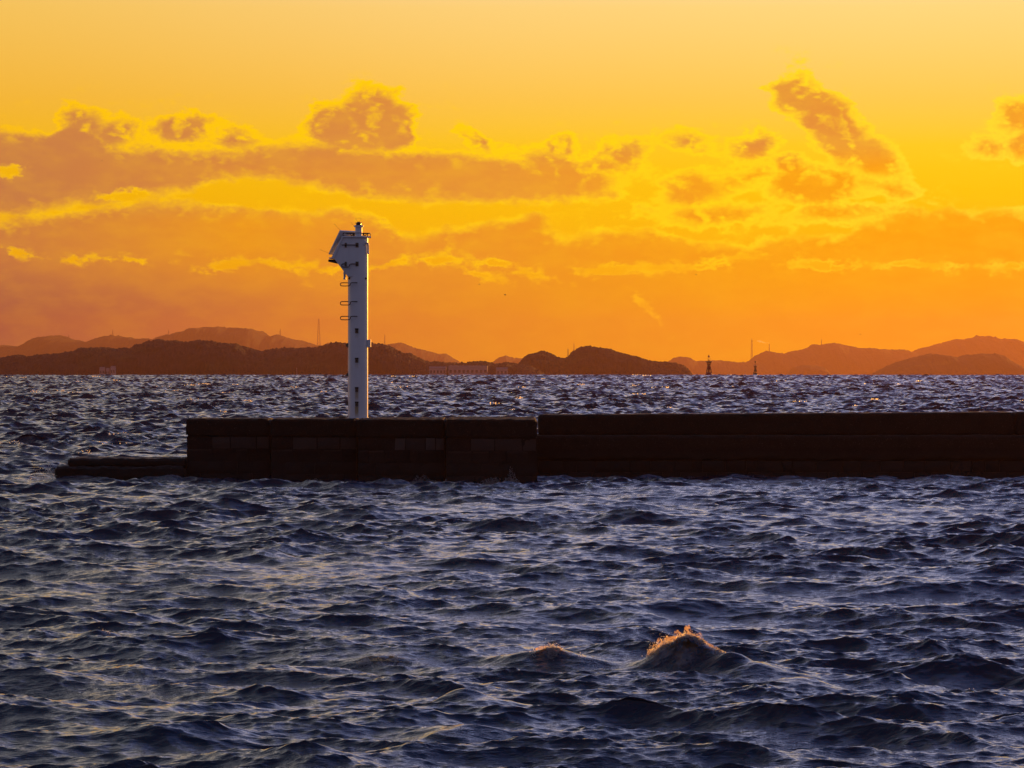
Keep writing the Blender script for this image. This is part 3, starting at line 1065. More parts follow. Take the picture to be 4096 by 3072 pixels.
slab(sp, A, AB, AD, nn, .018)
panel = obj('solar_panel', sp, M_panelback, lt)
bm = bmesh.new()
ua, ud = AB.normalized(), AD.normalized()
fr = .045
slab(bm, A - ua * .01 - nn * .012 - ud * .01, AB + ua * .02, ud * fr, nn, .05)
slab(bm, A + AD - ud * (fr - .01) - ua * .01 - nn * .012, AB + ua * .02, ud * fr, nn, .05)
slab(bm, A + ud * (fr - .008) - ua * .012 - nn * .0125, AD - ud * (2 * fr - .016), ua * fr, nn, .051)
slab(bm, A + AB + ud * (fr - .008) - ua * (fr - .012) - nn * .0125, AD - ud * (2 * fr - .016), ua * fr, nn, .051)
slab(bm, A + AD * .5 + ua * fr - nn * .010, AB - ua * 2 * fr, ud * .03, nn, .009)
obj('panel_frame', bm, M_white, panel)
bm = bmesh.new()
slab(bm, A + nn * .0185 + ua * fr + ud * fr, AB - ua * 2 * fr, AD - ud * 2 * fr, nn, .006)
obj('solar_cells', bm, M_cell, panel)
for f0, tgt in ((.3, q(1365, 958, 34)), (.72, q(1345, 1024, 34))):
    bm = bmesh.new()
    add_tube(bm, [tgt, A + AD * f0 + AB * .35], 2.2 * S)
    obj('panel_strut', bm, M_white, panel)
# railing
bm = bmesh.new()
rail = [q(1374, 933, -38)]
ring = stadium(933, 1374, 40.0, 1442, 38)
add_tube(bm, ring + [ring[0]], 1.5 * S, 8)
obj('top_rail', bm, M_dark, lt, smooth=True)
for k in (0, 8, 15, 22, 29, 30):
    p = ring[k]
    bm = bmesh.new()
    add_tube(bm, [Vector((p.x, p.y, zz(950))), p], 1.3 * S, 8)
    obj('rail_post', bm, M_dark, lt, smooth=True)
p = q(1376, 933, -38)
for xx in (1420, 1453):
    bm = bmesh.new()
    add_tube(bm, [q(xx, 948, -38), q(xx, 933, -38)], 1.2 * S, 8)
    obj('rail_post', bm, M_dark, lt, smooth=True)
for xx, sgn in ((1408.5, -1), (1461, -1)):
    bm = bmesh.new()
    c = q(xx, 938.5, -30)
    add_tube(bm, [c + Vector((math.cos(t) * 4.6 * S, 0, math.sin(t) * 4.6 * S)) for t in np.linspace(0, 2 * PI, 20)], 1.7 * S, 8, cap=False)
    add_box(bm, c.x + (5 if xx < 1430 else -11) * S, c.x + (11 if xx < 1430 else -5) * S, c.y - 3 * S, c.y + 3 * S, zz(946), zz(934))
    obj('lifting_lug', bm, M_dark, lt)
# lantern on top
LXC = (1434.6 - 1431.7) * S
bm = bmesh.new()
add_lathe(bm, [(16.5 * S, zz(946)), (16.5 * S, zz(943)), (14 * S, zz(942)), (14 * S, zz(909)), (15.5 * S, zz(908)), (19 * S, zz(907.2)), (19.2 * S, zz(901.5)), (18 * S, zz(901))], LXC, 0, 40)
lan = obj('lantern_base', bm, M_white, lt, autosmooth=math.radians(35))
bm = bmesh.new()
add_lathe(bm, [(12 * S, zz(901)), (12.6 * S, zz(898.5)), (9.5 * S, zz(897.5)), (9.2 * S, zz(893))], LXC, 0, 32)
obj('lamp_lens', bm, M_lens, lan, autosmooth=math.radians(35))
bm = bmesh.new()
add_lathe(bm, [(13.6 * S, zz(893.2)), (13.8 * S, zz(890.5)), (6.5 * S, zz(889.5)), (5.5 * S, zz(887)), (2 * S, zz(886.6))], LXC, 0, 32)
obj('lamp_cap', bm, M_dark, lan, autosmooth=math.radians(35))
for k in range(4):
    a = PI / 4 + k * PI / 2
    bm = bmesh.new()
    add_tube(bm, [Vector((LXC + 12.4 * S * math.cos(a), 12.4 * S * math.sin(a), zz(901))), Vector((LXC + 12.4 * S * math.cos(a), 12.4 * S * math.sin(a), zz(892)))], .7 * S, 6)
    obj('cap_stay', bm, M_dark, lan, smooth=True)
bm = bmesh.new()
add_tube(bm, smooth_path([q(1434, 888, 0), q(1420, 874, 0), q(1425, 872, 0), q(1444, 872, 0), q(1446, 876, 0), q(1435, 888, 0)], 3), .35 * S, 5)
obj('bird_wire', bm, M_dark, lt)
for a_, b_ in (((1337, 895, 10), (1361, 921, 12)), ((1276, 996, 60), (1314, 1011, 62)), ((1404, 889, -8), (1416, 903, -4))):
    bm = bmesh.new()
    add_tube(bm, [q(*a_), q(*b_)], .4 * S, 5)
    obj('bird_wire', bm, M_dark, lt)
# pipe elbow and round flange at the right
bm = bmesh.new()
c = q(1458.6, 972.5, -30)
add_lathe(bm, [(9 * S, 0), (9 * S, 2.5 * S), (6.5 * S, 3 * S), (6.5 * S, 4.5 * S)], 0, 0, 28)
bmesh.ops.rotate(bm, verts=bm.verts, cent=(0, 0, 0), matrix=Matrix.Rotation(PI / 2, 3, 'X') @ Matrix.Rotation(0, 3, 'Z'))
bmesh.ops.translate(bm, verts=bm.verts, vec=c)
obj('pipe_flange', bm, M_white, lt, autosmooth=math.radians(35))
bm = bmesh.new()
add_tube(bm, smooth_path([q(1460, 971, -34), q(1467, 971, -34), q(1473, 975, -26), q(1473.5, 985, -22), q(1473.5, 1014, -22)], 3), 3.6 * S, 14)
add_tube(bm, [q(1473.5, 1012, -22), q(1473.5, 1016, -22)], 4.6 * S, 14)
obj('drain_pipe', bm, M_white, lt, smooth=True)
bm = bmesh.new()
add_lathe(bm, [(6.2 * S, zz(1117.5)), (6 * S, zz(1115)), (4.6 * S, zz(1111)), (4.6 * S, zz(1096)), (5.4 * S, zz(1095)), (5.4 * S, zz(1092)), (4 * S, zz(1084))], (1378.4 - 1431.7) * S, 0, 20)
obj('vent_pipe', bm, M_white, lt, autosmooth=math.radians(35))
for xx in (1399, 1464):
    bm = bmesh.new()
    dd = -math.sqrt(40.3 ** 2 - (xx - 1431.7) ** 2)
    nrm = Vector((xx - 1431.7, dd, 0)).normalized()
    c = q(xx, 1113.5, dd)
    add_tube(bm, [c - nrm * S, c + nrm * 2.2 * S], 4.5 * S, 10)
    add_tube(bm, [c + nrm * 2 * S, c + nrm * 4.5 * S], 2.8 * S, 6)
    obj('flange_bolt', bm, M_dark, lt)
# bar and rungs
bm = bmesh.new()
add_tube(bm, [q(1368, 980.5, -44.5), q(1433, 980.5, -44.5)], 1.8 * S, 8)
obj('grab_bar', bm, M_dark, lt, smooth=True)
for y0, dz_, head in ((1056, 13, True), (1131, 13, False), (1206, 14, False), (1265, 14, False)):
    bm = bmesh.new()
    xl = 1371 if head else 1365
    if head:
        path = [q(1432, y0, -44), q(1406, y0, -45), q(1400, y0 + 3, -46), q(1399, y0 + dz_ - 2, -46), q(1394, y0 + dz_, -46), q(xl + 6, y0 + dz_, -46), q(xl - 2, y0 + dz_ - 1, -45), q(xl - 2, y0 + 1, -45), q(xl + 6, y0, -44), q(1387, y0, -38)]
    else:
        path = [q(1430, y0, -40), q(1428, y0, -46), q(1410, y0, -46), q(1404, y0 + 2, -46), q(1403, y0 + dz_ - 3, -44), q(1397, y0 + dz_, -42), q(1391, y0 + dz_, -40), q(xl + 7, y0 + dz_, -30), q(xl - 2, y0 + dz_ - 1, -28), q(xl - 2, y0 + 1, -28), q(xl + 7, y0, -26), q(1393, y0, -8)]
    add_tube(bm, smooth_path(path, 3), 1.75 * S, 10)
    obj('rung', bm, M_dark, lt, smooth=True)
for xx, yy, w, h in ((1384.5, 981, 8, 18), (1430, 981, 12, 18), (1384.5, 1056, 8, 17), (1430, 1056, 12, 18)):
    bm = bmesh.new()
    add_box(bm, (xx - w / 2 - 1431.7) * S, (xx + w / 2 - 1431.7) * S, -43 * S, -36 * S, zz(yy + h / 2), zz(yy - h / 2))
    bevel(bm, .006)
    obj('bar_plate', bm, M_rust, lt)
for yy in (1322.5, 1440, 1557, 1614.5):
    bm = bmesh.new()
    add_box(bm, (1422.4 - 1431.7) * S, (1434.9 - 1431.7) * S, -45 * S, -36 * S, zz(yy + 10), zz(yy - 9))
    bevel(bm, .008)
    sb = obj('step_bracket', bm, M_rust, lt)
    bm = bmesh.new()
    add_box(bm, (1421.4 - 1431.7) * S, (1435.9 - 1431.7) * S, -47 * S, -37 * S, zz(yy - 4), zz(yy - 9.6))
    bevel(bm, .004)
    obj('bracket_lid', bm, M_dark, sb)
    bm = bmesh.new()
    add_tube(bm, [q(1428.6, yy + 2, -43), q(1428.6, yy + 2, -45.6)], 1.9 * S, 10)
    obj('hole_shade_disc', bm, M_black, sb)  # solid disc, not an opening: the hole's shade is its black colour
for y0, y1 in ((1371, 1388.5), (1490, 1505.5), (1604, 1622)):
    bm = bmesh.new()
    add_prism_y(bm, [((x - 1431.7) * S, zz(y)) for x, y in ((1394, y0), (1392, y0), (1384.5, y0 + 6.5), (1384.5, y1 - 1), (1386, y1), (1394, y1))], -7 * S, 7 * S)
    obj('side_bracket', bm, M_rust, lt)
bm = bmesh.new()
add_box(bm, (1469 - 1431.7) * S, (1483.5 - 1431.7) * S, -16 * S, 14 * S, zz(1388.5), zz(1358))
bevel(bm, .008)
obj('junction_box', bm, M_white, lt)

# things lying on the breakwater beside the tower
bm = bmesh.new()
add_prism_y(bm, [(-.12, 0), (.10, 0), (.13, .05), (.13, .085), (-.13, .10), (-.14, .05)], -.16, .16)
bevel(bm, .012)
cl = obj('timber_block', bm, M_rust, None)
cl.location = (px(1370, 152.6), 152.55, 2.47)
tag(cl, 'dark wedge shaped timber block lying just left of the light tower foot', 'block')


def rock(name, x, y, z, r, seed):
    bm = bmesh.new()
    bmesh.ops.create_icosphere(bm, subdivisions=2, radius=r)
    for v in bm.verts:
        v.co *= 1 + .45 * mnoise.noise(v.co * (1.3 / r) + Vector((seed, 0, 0)))
        v.co.z *= .6
        if v.co.z < -r * .3:
            v.co.z = -r * .3
    o = obj(name, bm, M_stone, None)
    o.location = (x, y, z + r * .28)
    return o


for i, (p_, r_, lab) in enumerate((
        (1417, .030, 'small dark stone in front of the tower foot, left of the rust streak'), (1449, .036, 'dark stone lying in front of the tower foot, below its right half'),
        (1481, .030, 'small stone just right of the light tower foot'), (1488.5, .050, 'largest loose stone right of the light tower foot'),
        (1520, .024, 'tiny stone far right of the tower on the breakwater top'))):
    tag(rock('loose_stone', px(p_, 152.2), 152.2 + .05 * i, 2.465, r_, i * 3.1), lab, 'stone', 'loose stones on the breakwater top')

# ------------------------------------------------------------------ hills and shores
def ridge(name, prof, dist, depth, canopy, tree, label, rows=22, step=2.0, power=.75, end_base=True, seed=0.0):
    xs_ = np.array([p[0] for p in prof], float)
    yp = np.array([p[1] for p in prof], float)
    cols = np.arange(xs_[0], xs_[-1] + .1, step)
    yy_ = np.interp(cols, xs_, yp)
    kk = np.array([1, 2, 3, 2, 1.]) / 9
    yy_ = np.convolve(np.pad(yy_, 2, mode='edge'), kk, mode='valid')
    z0 = float(sea_level(dist)) - 3.0
    zr = EYE - (yy_ - EYE_ROW) / FPX * dist
    X = (cols - 2048) / FPX * dist
    m = dist / FPX
    verts, faces = [], []
    for r in range(rows + 1):
        t = -1 + 2 * r / rows
        for c in range(len(cols)):
            h = max(0.0, 1 - abs(t) ** 2.2) ** power
            y = dist + t * depth / 2
            n = 1 + .22 * mnoise.fractal(Vector((X[c] / (90 * m) + seed, y / (depth * .3), 0)), 1, 2, 4) * abs(t) ** .5
            z = z0 + (zr[c] - z0) * h * n
            if h > 0:
                z += canopy * m * (mnoise.fractal(Vector((X[c] / (tree * m) + seed, y / (tree * m), 1.7)), .7, 2.1, 5) - .15)
                z += canopy * m * .7 * max(0, mnoise.noise(Vector((X[c] / (tree * 2.2 * m), y / (tree * 2.2 * m), 7 + seed))))
            verts.append((X[c], y, max(z, z0)))
    nc = len(cols)
    for r in range(rows):
        for c in range(nc - 1):
            a = r * nc + c
            faces.append((a, a + 1, a + nc + 1, a + nc))
    me = bpy.data.meshes.new(name)
    me.from_pydata(verts, [], faces)
    me.polygons.foreach_set('use_smooth', np.ones(len(faces), dtype=bool))
    me.materials.append(M_hill)
    me.update()
    o = bpy.data.objects.new(name, me)
    COL.objects.link(o)
    return tag(o, label, 'hills', kind='structure')


FAR_L = [(-300, 1400), (0, 1380), (51, 1387), (108, 1383), (152, 1361), (190, 1350), (228, 1345), (272, 1350), (316, 1362), (361, 1374), (386, 1361), (418, 1350), (443, 1344), (475, 1347), (506, 1356), (582, 1353), (614, 1358), (665, 1344),
         (709, 1333), (747, 1335), (772, 1317), (816, 1307), (899, 1311), (943, 1309), (987, 1318), (1038, 1330), (1076, 1347), (1108, 1336), (1139, 1349), (1165, 1361), (1222, 1371), (1259, 1380), (1291, 1383), (1323, 1373), (1361, 1371),
         (1400, 1377), (1480, 1380), (1549, 1377), (1590, 1373), (1634, 1383), (1672, 1394), (1710, 1407), (1754, 1418), (1786, 1416), (1811, 1431), (1843, 1450), (1880, 1470), (1930, 1500)]
FAR_M = [(1930, 1500), (1966, 1453), (1995, 1431), (2023, 1423), (2058, 1432), (2100, 1434), (2200, 1440), (2400, 1470), (2600, 1465), (2650, 1458), (2672, 1447), (2697, 1431), (2723, 1425), (2750, 1431), (2769, 1444), (2826, 1443), (2883, 1441), (2915, 1444), (2952, 1451), (2984, 1449), (3016, 1440),
         (3034, 1423), (3053, 1410), (3072, 1404), (3104, 1412), (3123, 1412), (3139, 1422), (3161, 1410), (3192, 1405), (3236, 1398), (3262, 1383), (3300, 1376), (3331, 1371), (3356, 1373), (3388, 1383), (3426, 1396), (3483, 1393), (3546, 1397), (3609, 1401), (3653, 1409), (3720, 1425), (3800, 1470), (3850, 1505)]
FAR_R = [(3560, 1500), (3600, 1440), (3640, 1412), (3672, 1401), (3735, 1385), (3773, 1376), (3836, 1361), (3886, 1356), (3924, 1346), (3950, 1349), (3981, 1361), (4019, 1358), (4057, 1363), (4096, 1374), (4200, 1400), (4400, 1420)]
MID_R = [(3520, 1506), (3549, 1476), (3577, 1458), (3634, 1440), (3685, 1427), (3735, 1418), (3773, 1421), (3811, 1426), (3842, 1431), (3886, 1420), (3931, 1415), (3969, 1417), (4000, 1427), (4032, 1447), (4054, 1464), (4070, 1482), (4080, 1508)]
MID_S = [(3160, 1508), (3175, 1470), (3210, 1461), (3250, 1460), (3285, 1466), (3300, 1480), (3315, 1508)]
NEAR = [(-300, 1440), (0, 1431), (38, 1432), (63, 1426), (108, 1426), (146, 1423), (203, 1418), (266, 1411), (304, 1409), (329, 1396), (380, 1392), (418, 1394), (456, 1398), (487, 1394), (519, 1396), (538, 1383), (582, 1377), (601, 1369), (639, 1361), (665, 1364), (703, 1364),
        (759, 1368), (804, 1363), (829, 1369), (886, 1374), (937, 1379), (968, 1388), (1019, 1399), (1051, 1407), (1089, 1398), (1133, 1394), (1190, 1396), (1259, 1390), (1304, 1387), (1335, 1377), (1392, 1375), (1430, 1370), (1473, 1372), (1495, 1377), (1546, 1380), (1584, 1402), (1615, 1418), (1640, 1418),
        (1672, 1434), (1704, 1445), (1754, 1450), (1811, 1453), (1868, 1456), (1906, 1445), (1938, 1445), (1963, 1453), (1995, 1461), (2020, 1450), (2046, 1455), (2071, 1461), (2096, 1461), (2130, 1470), (2200, 1510)]
ISLE = [(2055, 1500), (2071, 1461), (2096, 1431), (2128, 1415), (2166, 1407), (2191, 1411), (2223, 1426), (2248, 1434), (2267, 1431), (2286, 1412), (2318, 1394), (2343, 1388), (2387, 1393), (2438, 1399), (2470, 1412), (2514, 1421), (2558, 1431), (2590, 1444), (2634, 1449), (2672, 1452), (2704, 1456), (2735, 1466), (2750, 1480), (2762, 1508)]
D_FAR, D_MID, D_NEAR, D_ISLE = 13000.0, 7600.0, 3500.0, 3800.0
ridge('far_hills', FAR_L, D_FAR, 1800, 2.5, 9, 'pale hazy wooded hills far off at the left', seed=1.0)
ridge('far_hills', FAR_M, D_FAR, 1600, 3.0, 12, 'pale orange hills far off behind the two buoys', seed=2.0)
ridge('far_hills', FAR_R, D_FAR + 700, 1500, 3.5, 12, 'tallest pale hill at the far right', seed=3.0)
ridge('wooded_island', MID_R, D_MID, 700, 3.0, 12, 'darker low twin topped island at the right in front of the pale hills', seed=4.0)
ridge('wooded_island', MID_S, 10000, 500, 2.0, 10, 'small faint islet low on the water right of the buoys', seed=5.0)
ridge('wooded_shore', NEAR, D_NEAR, 260, 7.0, 16, 'dark brown wooded shore reaching from the left past the tower', seed=6.0, step=1.6, rows=70)
ridge('wooded_island', ISLE, D_ISLE, 240, 7.0, 16, 'dark brown wooded island with two tops right of the tower', seed=7.0, step=1.6, rows=70)


# ------------------------------------------------------------------ masts, chimney, buildings on the shore
def lattice(name, xp, ytop, ybase, dist, wb, wt, label, cat='mast', group='masts on the far hills', solid=False):
    b = at(xp, ybase + 4, dist)
    tpt = at(xp, ytop, dist)
    m = dist / FPX
    H = tpt.z - b.z
    bm = bmesh.new()
    hb, ht = wb * m / 2, wt * m / 2
    lr = .55 * m * (1.1 if not solid else 1)
    legs = [(1, 1), (1, -1), (-1, -1), (-1, 1)]
    for sx, sy in legs:
        add_tube(bm, [(sx * hb, sy * hb, 0), (sx * ht, sy * ht, H)], [lr, lr * .8], 5)
    nb = max(3, int(H / (wb * m * .9)))
    for k in range(nb):
        f0, f1 = k / nb, (k + 1) / nb
        w0, w1 = hb + (ht - hb) * f0, hb + (ht - hb) * f1
        for i in range(4):
            (ax, ay), (bx, by) = legs[i], legs[(i + 1) % 4]
            add_tube(bm, [(ax * w0, ay * w0, H * f0), (bx * w1, by * w1, H * f1)], lr * .55, 4)
            add_tube(bm, [(bx * w0, by * w0, H * f0), (ax * w1, ay * w1, H * f1)], lr * .55, 4)
    add_tube(bm, [(0, 0, H), (0, 0, H + 5 * m)], lr * .8, 5)
    o = obj(name, bm, M_mast, None)
    o.location = b
    return tag(o, label, cat, group)


def pylon(xp, ytop, ybase, dist, label):
    o = lattice('lattice_pylon', xp, ytop, ybase, dist, 5, 1.2, label, 'pylon', 'pylons on the far hills')
    return o


lattice('radio_mast', 1275, 1276, 1384, D_FAR - 100, 13, 4, 'tall lattice radio mast rising left of the light tower')
lattice('radio_mast', 3007, 1358, 1440, D_FAR + 300, 7, 4, 'slender tall mast left of the smoking chimney')
lattice('radio_mast', 3286, 1359, 1380, D_FAR, 2.5, 1.2, 'short thin mast on the pale hill right of the chimney')
pylon(451, 1322, 1346, D_FAR, 'thin pylon on the second rounded hill from the left')
pylon(275, 1341, 1352, D_FAR, 'smallest pylon, on the leftmost rounded hill')
pylon(674, 1323, 1343, D_FAR, 'thin pylon on the slope left of the highest left hill')
pylon(759, 1311, 1334, D_FAR, 'thin pylon where the highest left hill begins to rise')
pylon(1121, 1318, 1342, D_FAR, 'thin pylon on the small peak left of the radio mast')
pylon(1539, 1341, 1380, D_FAR + 200, 'faint pylon just right of the light tower')
pylon(2296, 1376, 1412, 9000, 'faint pylon behind the dark island')
lattice('signal_post', 2272, 1397, 1430, D_ISLE, 3.2, 2.6, 'dark post in the saddle of the dark island', 'post', 'posts')

cb = at(3077, 1412, D_FAR + 200)
m = D_FAR / FPX
ch = thing('factory_chimney', 'tall thin factory chimney with steam trailing left, on the hill right of the buoys', 'chimney', cb)
Hc = at(3077, 1376, D_FAR + 200).z - cb.z
bm = bmesh.new()
add_lathe(bm, [(1.9 * m, 0), (1.3 * m, Hc)], 0, 0, 16)
obj('stack', bm, M_mast, ch, autosmooth=.6)
bm = bmesh.new()
add_lathe(bm, [(1.7 * m, Hc - 3 * m), (1.7 * m, Hc + .2 * m), (1.35 * m, Hc + .25 * m)], 0, 0, 16)
obj('stack_rim', bm, M_mast, ch, autosmooth=.6)


def steam_mat():
    mt, n, out = material('steam')
    out_n = n.new('ShaderNodeVolumePrincipled')
    out_n.inputs['Color'].default_value = (1, .95, .9, 1)
    tc = n.new('ShaderNodeTexCoord').outputs['Object']
    dens = n.math('MULTIPLY', n.smooth(n.noise(tc, .06, 5, .6), .35, .65), .25)
    n.set(out_n.inputs['Density'], dens)
    out_n.inputs['Anisotropy'].default_value = .6
    n.t.links.new(out_n.outputs[0], out.inputs['Volume'])
    return mt


bm = bmesh.new()
pts_ = [(0, 1), (-3, 4), (-8, 5), (-14, 4.5), (-22, 6.5), (-31, 9), (-42, 11.5), (-52, 13)]
rad_ = [1.2, 1.6, 1.9, 2.2, 3.0, 3.4, 2.8, .6]
pth = [Vector((a * m, 0, b * m)) for a, b in pts_]
add_tube(bm, pth, [r * m for r in rad_], 14)
bmesh.ops.subdivide_edges(bm, edges=list(bm.edges), cuts=1, use_grid_fill=True)
for v in bm.verts:
    v.co += v.co.normalized() * 0 + Vector((mnoise.noise(v.co * .08), mnoise.noise(v.co * .08 + Vector((5, 0, 0))), mnoise.noise(v.co * .08 + Vector((0, 7, 0))))) * 1.3 * m
stm = obj('steam_plume', bm, steam_mat(), None, smooth=True)
stm.location = at(3077, 1376, D_FAR + 200)
tag(stm, 'bright steam drifting left from the top of the factory chimney', 'steam', kind='stuff')

# low buildings on the shore right of the tower and houses at the left
def shed(name, x0, x1, y0, y1, dist, label, cat, nwin, group, ridge_roof=True):
    a, b = at(x0, 1512, dist), at(x1, y0, dist)
    w, h = b.x - a.x, b.z - a.z
    root = thing(name, label, cat, ((a.x + b.x) / 2, dist, a.z), group)
    dpt = max(6.0, w * .45)
    bm = bmesh.new()
    add_box(bm, -w / 2, w / 2, 0, dpt, 0, h * .86)
    obj('wall', bm, M_wallpale, root)
    bm = bmesh.new()
    if ridge_roof:
        e = w * .02
        ring0 = [(-w / 2 - e, -e, h * .86), (w / 2 + e, -e, h * .86), (w / 2 + e, dpt + e, h * .86), (-w / 2 - e, dpt + e, h * .86)]
        r0 = [bm.verts.new((x, y, z + .02)) for x, y, z in ring0]
        t0, t1 = bm.verts.new((-w / 2 - e, dpt / 2, h)), bm.verts.new((w / 2 + e, dpt / 2, h))
        bm.faces.new(r0)
        bm.faces.new((r0[0], r0[1], t1, t0))
        bm.faces.new((r0[2], r0[3], t0, t1))
        bm.faces.new((r0[1], r0[2], t1))
        bm.faces.new((r0[3], r0[0], t0))
    else:
        add_box(bm, -w / 2 - .1, w / 2 + .1, -.1, dpt + .1, h * .86 + .02, h)
    obj('roof', bm, M_roofd if ridge_roof else M_wallpale, root)
    for k in range(nwin):
        xc = -w / 2 + w * (k + .5) / nwin
        bm = bmesh.new()
        add_box(bm, xc - w / nwin * .28, xc + w / nwin * .28, -.06, .05, h * .42, h * .66)
        obj('window', bm, M_glassd, root)
    return root


GB = 'pale buildings on the far shore'
DB = D_NEAR - 135
shed('warehouse', 1717, 1785, 1466, 1512, DB, 'left of the two wide pale sheds on the shore right of the tower', 'warehouse', 5, GB)
shed('warehouse', 1794, 1950, 1463, 1512, DB - 6, 'longest pale shed on the shore right of the tower', 'warehouse', 9, GB, False)
shed('shore_house', 1985, 2030, 1470, 1512, DB, 'small faint building right of the longest pale shed', 'house', 3, GB)
for x0, x1, y0, lab in ((398, 418, 1468, 'leftmost small pale house low on the dark shore at the left'), (424, 437, 1472, 'narrow pale house between two others on the left shore'), (442, 460, 1464, 'rightmost of the small pale houses low on the left shore')):
    shed('shore_house', x0, x1, y0, 1512, DB, lab, 'house', 2, GB)
bm = bmesh.new()
add_tube(bm, [(0, 0, 0), (0, 0, 9.5)], [.22, .16], 8)
add_lathe(bm, [(.3, 9.5), (.3, 9.9), (.1, 10.0)], 0, 0, 8)
po = obj('shore_pole', bm, M_wallpale, None)
po.location = at(1187, 1516, DB - 10)
tag(po, 'thin white pole at the water edge of the dark shore left of the tower', 'pole')

# ------------------------------------------------------------------ buoys
def buoy(xc, dist, k, mat, label, cone, z_off=0.0):
    mm = dist / FPX * k
    zw = float(sea_level(dist))
    root = thing('light_buoy', label, 'buoy', ((xc - 2048) / FPX * dist, dist, zw + z_off), 'light buoys')
    bm = bmesh.new()
    add_lathe(bm, [(13 * mm, -4 * mm), (15.5 * mm, -1 * mm), (15.8 * mm, 3 * mm), (14.5 * mm, 6 * mm), (12 * mm, 10 * mm), (10 * mm, 14 * mm), (4 * mm, 15 * mm)], 0, 0, 28)
    obj('hull', bm, mat, root, autosmooth=.6)

    def frame(z0, z1, w0, w1, r=.8, nb=1):
        b2 = bmesh.new()
        cs = [(1, 1), (1, -1), (-1, -1), (-1, 1)]
        for sx, sy in cs:
            add_tube(b2, [(sx * w0 * mm, sy * w0 * mm, z0 * mm), (sx * w1 * mm, sy * w1 * mm, z1 * mm)], r * mm, 6)
        for j in range(nb):
            f0, f1 = j / nb, (j + 1) / nb
            a0, a1 = w0 + (w1 - w0) * f0, w0 + (w1 - w0) * f1
            za, zb = z0 + (z1 - z0) * f0, z0 + (z1 - z0) * f1
            for i in range(4):
                (ax, ay), (bx, by) = cs[i], cs[(i + 1) % 4]
                add_tube(b2, [(ax * a0 * mm, ay * a0 * mm, za * mm), (bx * a1 * mm, by * a1 * mm, zb * mm)], r * .6 * mm, 5)
                add_tube(b2, [(ax * a1 * mm, ay * a1 * mm, zb * mm), (bx * a1 * mm, by * a1 * mm, zb * mm)], r * .6 * mm, 5)
        return b2
    bm = bmesh.new()
    add_lathe(bm, [(4.2 * mm, 13 * mm), (3.4 * mm, 28 * mm), (2.4 * mm, 39 * mm), (2.2 * mm, 55 * mm)], 0, 0, 16)
    obj('inner_mast', bm, mat, root, autosmooth=.5)
    obj('lattice_tower', frame(12, 38, 10.5, 5.5, 1.25, 2), M_buoyframe, root)
    bm = bmesh.new()
    add_loft(bm, [[(s * (8.2 if z < 30 else 6.2) * mm, t * (8.2 if z < 30 else 6.2) * mm, z * mm) for s, t in ((1, 1), (1, -1), (-1, -1), (-1, 1))] for z in (27, 38.5)])
    obj('daymark_panel', bm, mat, root)
    obj('upper_frame', frame(38, 55, 3.6, 7.2, 1.2, 2), M_buoyframe, root)
    bm = bmesh.new()
    add_lathe(bm, [(6 * mm, 54.5 * mm), (15 * mm, 56.5 * mm), (14.5 * mm, 58.3 * mm), (5 * mm, 59 * mm)], 0, 0, 20)
    obj('platform', bm, M_buoyframe, root, autosmooth=.5)
    bm = bmesh.new()
    add_lathe(bm, [(1.8 * mm, 59 * mm), (1.8 * mm, 63 * mm), (2.6 * mm, 63.2 * mm), (2.2 * mm, 66 * mm), (.6 * mm, 66.5 * mm)], 0, 0, 14)
    obj('lantern', bm, M_lens, root, autosmooth=.5)
    bm = bmesh.new()
    for a in range(3):
        t = 2 * PI * a / 3 + .4
        add_tube(bm, [(7.5 * mm * math.cos(t), 7.5 * mm * math.sin(t), 58.5 * mm), (7 * mm * math.cos(t), 7 * mm * math.sin(t), 70 * mm), (.5 * mm * math.cos(t), .5 * mm * math.sin(t), 73 * mm)], .45 * mm, 5)
    add_tube(bm, [(0, 0, 72 * mm), (0, 0, 75.5 * mm)], .7 * mm, 6)
    obj('topmark_stay', bm, M_buoyframe, root)
    bm = bmesh.new()
    if cone:
        add_lathe(bm, [(5.4 * mm, 75 * mm), (5.4 * mm, 75.6 * mm), (.3 * mm, 85.5 * mm)], 0, 0, 18)
    else:
        add_lathe(bm, [(3.4 * mm, 75 * mm), (3.4 * mm, 85 * mm), (2.6 * mm, 85.6 * mm)], 0, 0, 18)
    obj('topmark', bm, mat, root, autosmooth=.5)
    return root


buoy(2835.5, 1500, 1.0, M_red, 'dark red light buoy with cone topmark, larger of the two on the sea edge', True)
buoy(3021, 1660, .66, M_green, 'smaller dark green light buoy right of the red one', False, z_off=.2)

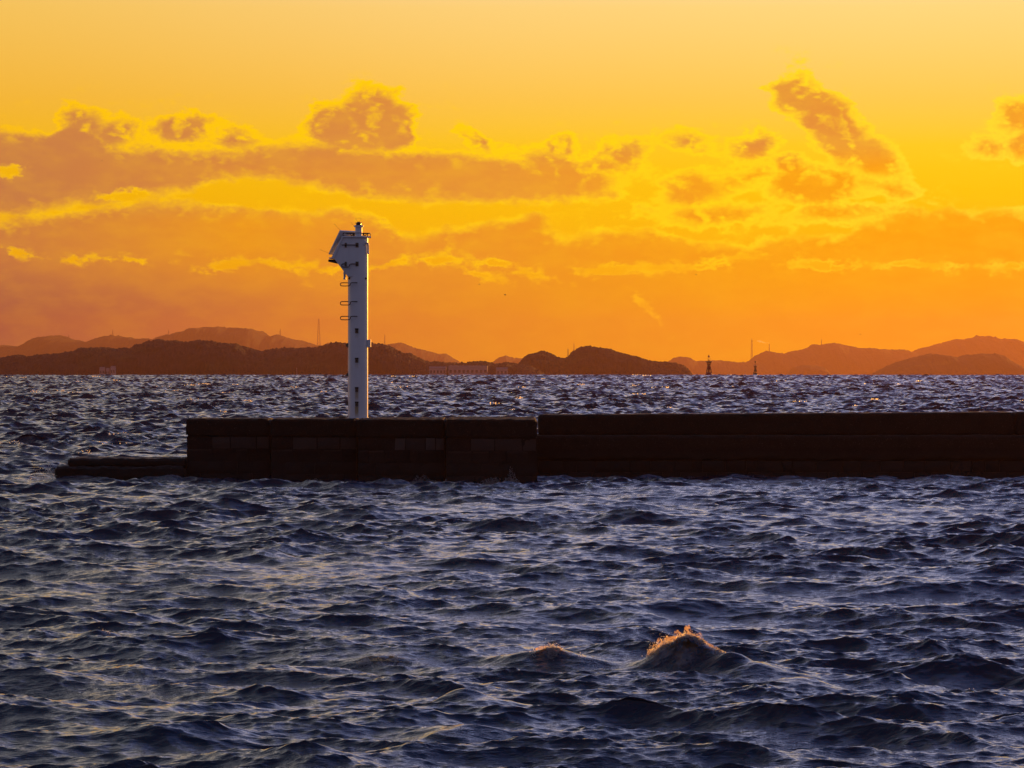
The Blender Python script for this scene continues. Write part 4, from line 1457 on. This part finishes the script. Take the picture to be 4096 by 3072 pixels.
# ------------------------------------------------------------------ birds
def bird(xp, yp, dist, span, roll, label):
    bm = bmesh.new()
    prof = [(-.32, .012), (-.22, .05), (-.05, .085), (.12, .07), (.2, .05), (.27, .055), (.33, .03), (.40, .006)]
    add_tube(bm, [(x * span * .75, 0, 0) for x, r in prof], [r * span * .75 for x, r in prof], 8)
    for s in (-1, 1):
        pts3 = [(.10, 0, .03), (.13, .24, .13), (.02, .5, .08), (-.06, .26, .11), (-.10, 0, .03)]
        top = [bm.verts.new((x * span, s * y * span, z * span + .006)) for x, y, z in pts3]
        bot = [bm.verts.new((x * span, s * y * span, z * span - .006)) for x, y, z in pts3]
        bm.faces.new(top)
        bm.faces.new(bot[::-1])
        for i in range(5):
            bm.faces.new((top[i], bot[i], bot[(i + 1) % 5], top[(i + 1) % 5]))
    o = obj('bird', bm, M_bird, None)
    o.location = at(xp, yp, dist)
    o.rotation_euler = (roll, .1, random.uniform(-.6, .6) + (0 if roll > 0 else PI))
    return tag(o, label, 'bird', 'birds far off in the sky')


bird(2020, 1180, 900, 1.1, .35, 'tiny dark bird in the orange sky midway between tower and buoys')
bird(1917, 1138, 1000, .9, .2, 'tiny bird up and left of the one midway between tower and buoys')
bird(3441, 1338, 900, .8, -.3, 'tiny dark bird above the pale hills at the right')
bird(2784, 1099, 1000, .8, .25, 'tiny bird high above the red buoy')
bird(408, 643, 1000, .7, .2, 'tiny bird against the broad brown cloud at the left')

# ------------------------------------------------------------------ haze
bm = bmesh.new()
add_box(bm, -5200, 5200, -420, 14700, -100, 135)
hz_m, n, out = material('haze_air')
v = n.new('ShaderNodeVolumePrincipled')
v.inputs['Color'].default_value = (.31, .158, .088, 1)
v.inputs['Density'].default_value = 5.0e-5
v.inputs['Anisotropy'].default_value = 0.65
n.t.links.new(v.outputs[0], out.inputs['Volume'])
hz = obj('haze', bm, hz_m, None)
tag(hz, 'thin warm haze over the sea and hills', 'haze', kind='stuff')

# ------------------------------------------------------------------ camera and render settings
cam = bpy.data.cameras.new('camera')
cam.sensor_width = 36.0
cam.lens = 36.0 * FPX / 4096.0
cam.shift_y = -(1536.0 - EYE_ROW) / 4096.0
cam.clip_start = 0.5
cam.clip_end = 40000
co_ = bpy.data.objects.new('camera', cam)
co_.location = (0, 0, EYE)
co_.rotation_euler = (PI / 2, 0, 0)
COL.objects.link(co_)
scene.camera = co_
scene.view_settings.view_transform = 'Standard'
scene.view_settings.look = 'None'
scene.view_settings.exposure = 0
scene.view_settings.gamma = 1
scene.cycles.max_bounces = 8
scene.cycles.volume_bounces = 0
scene.cycles.transparent_max_bounces = 24
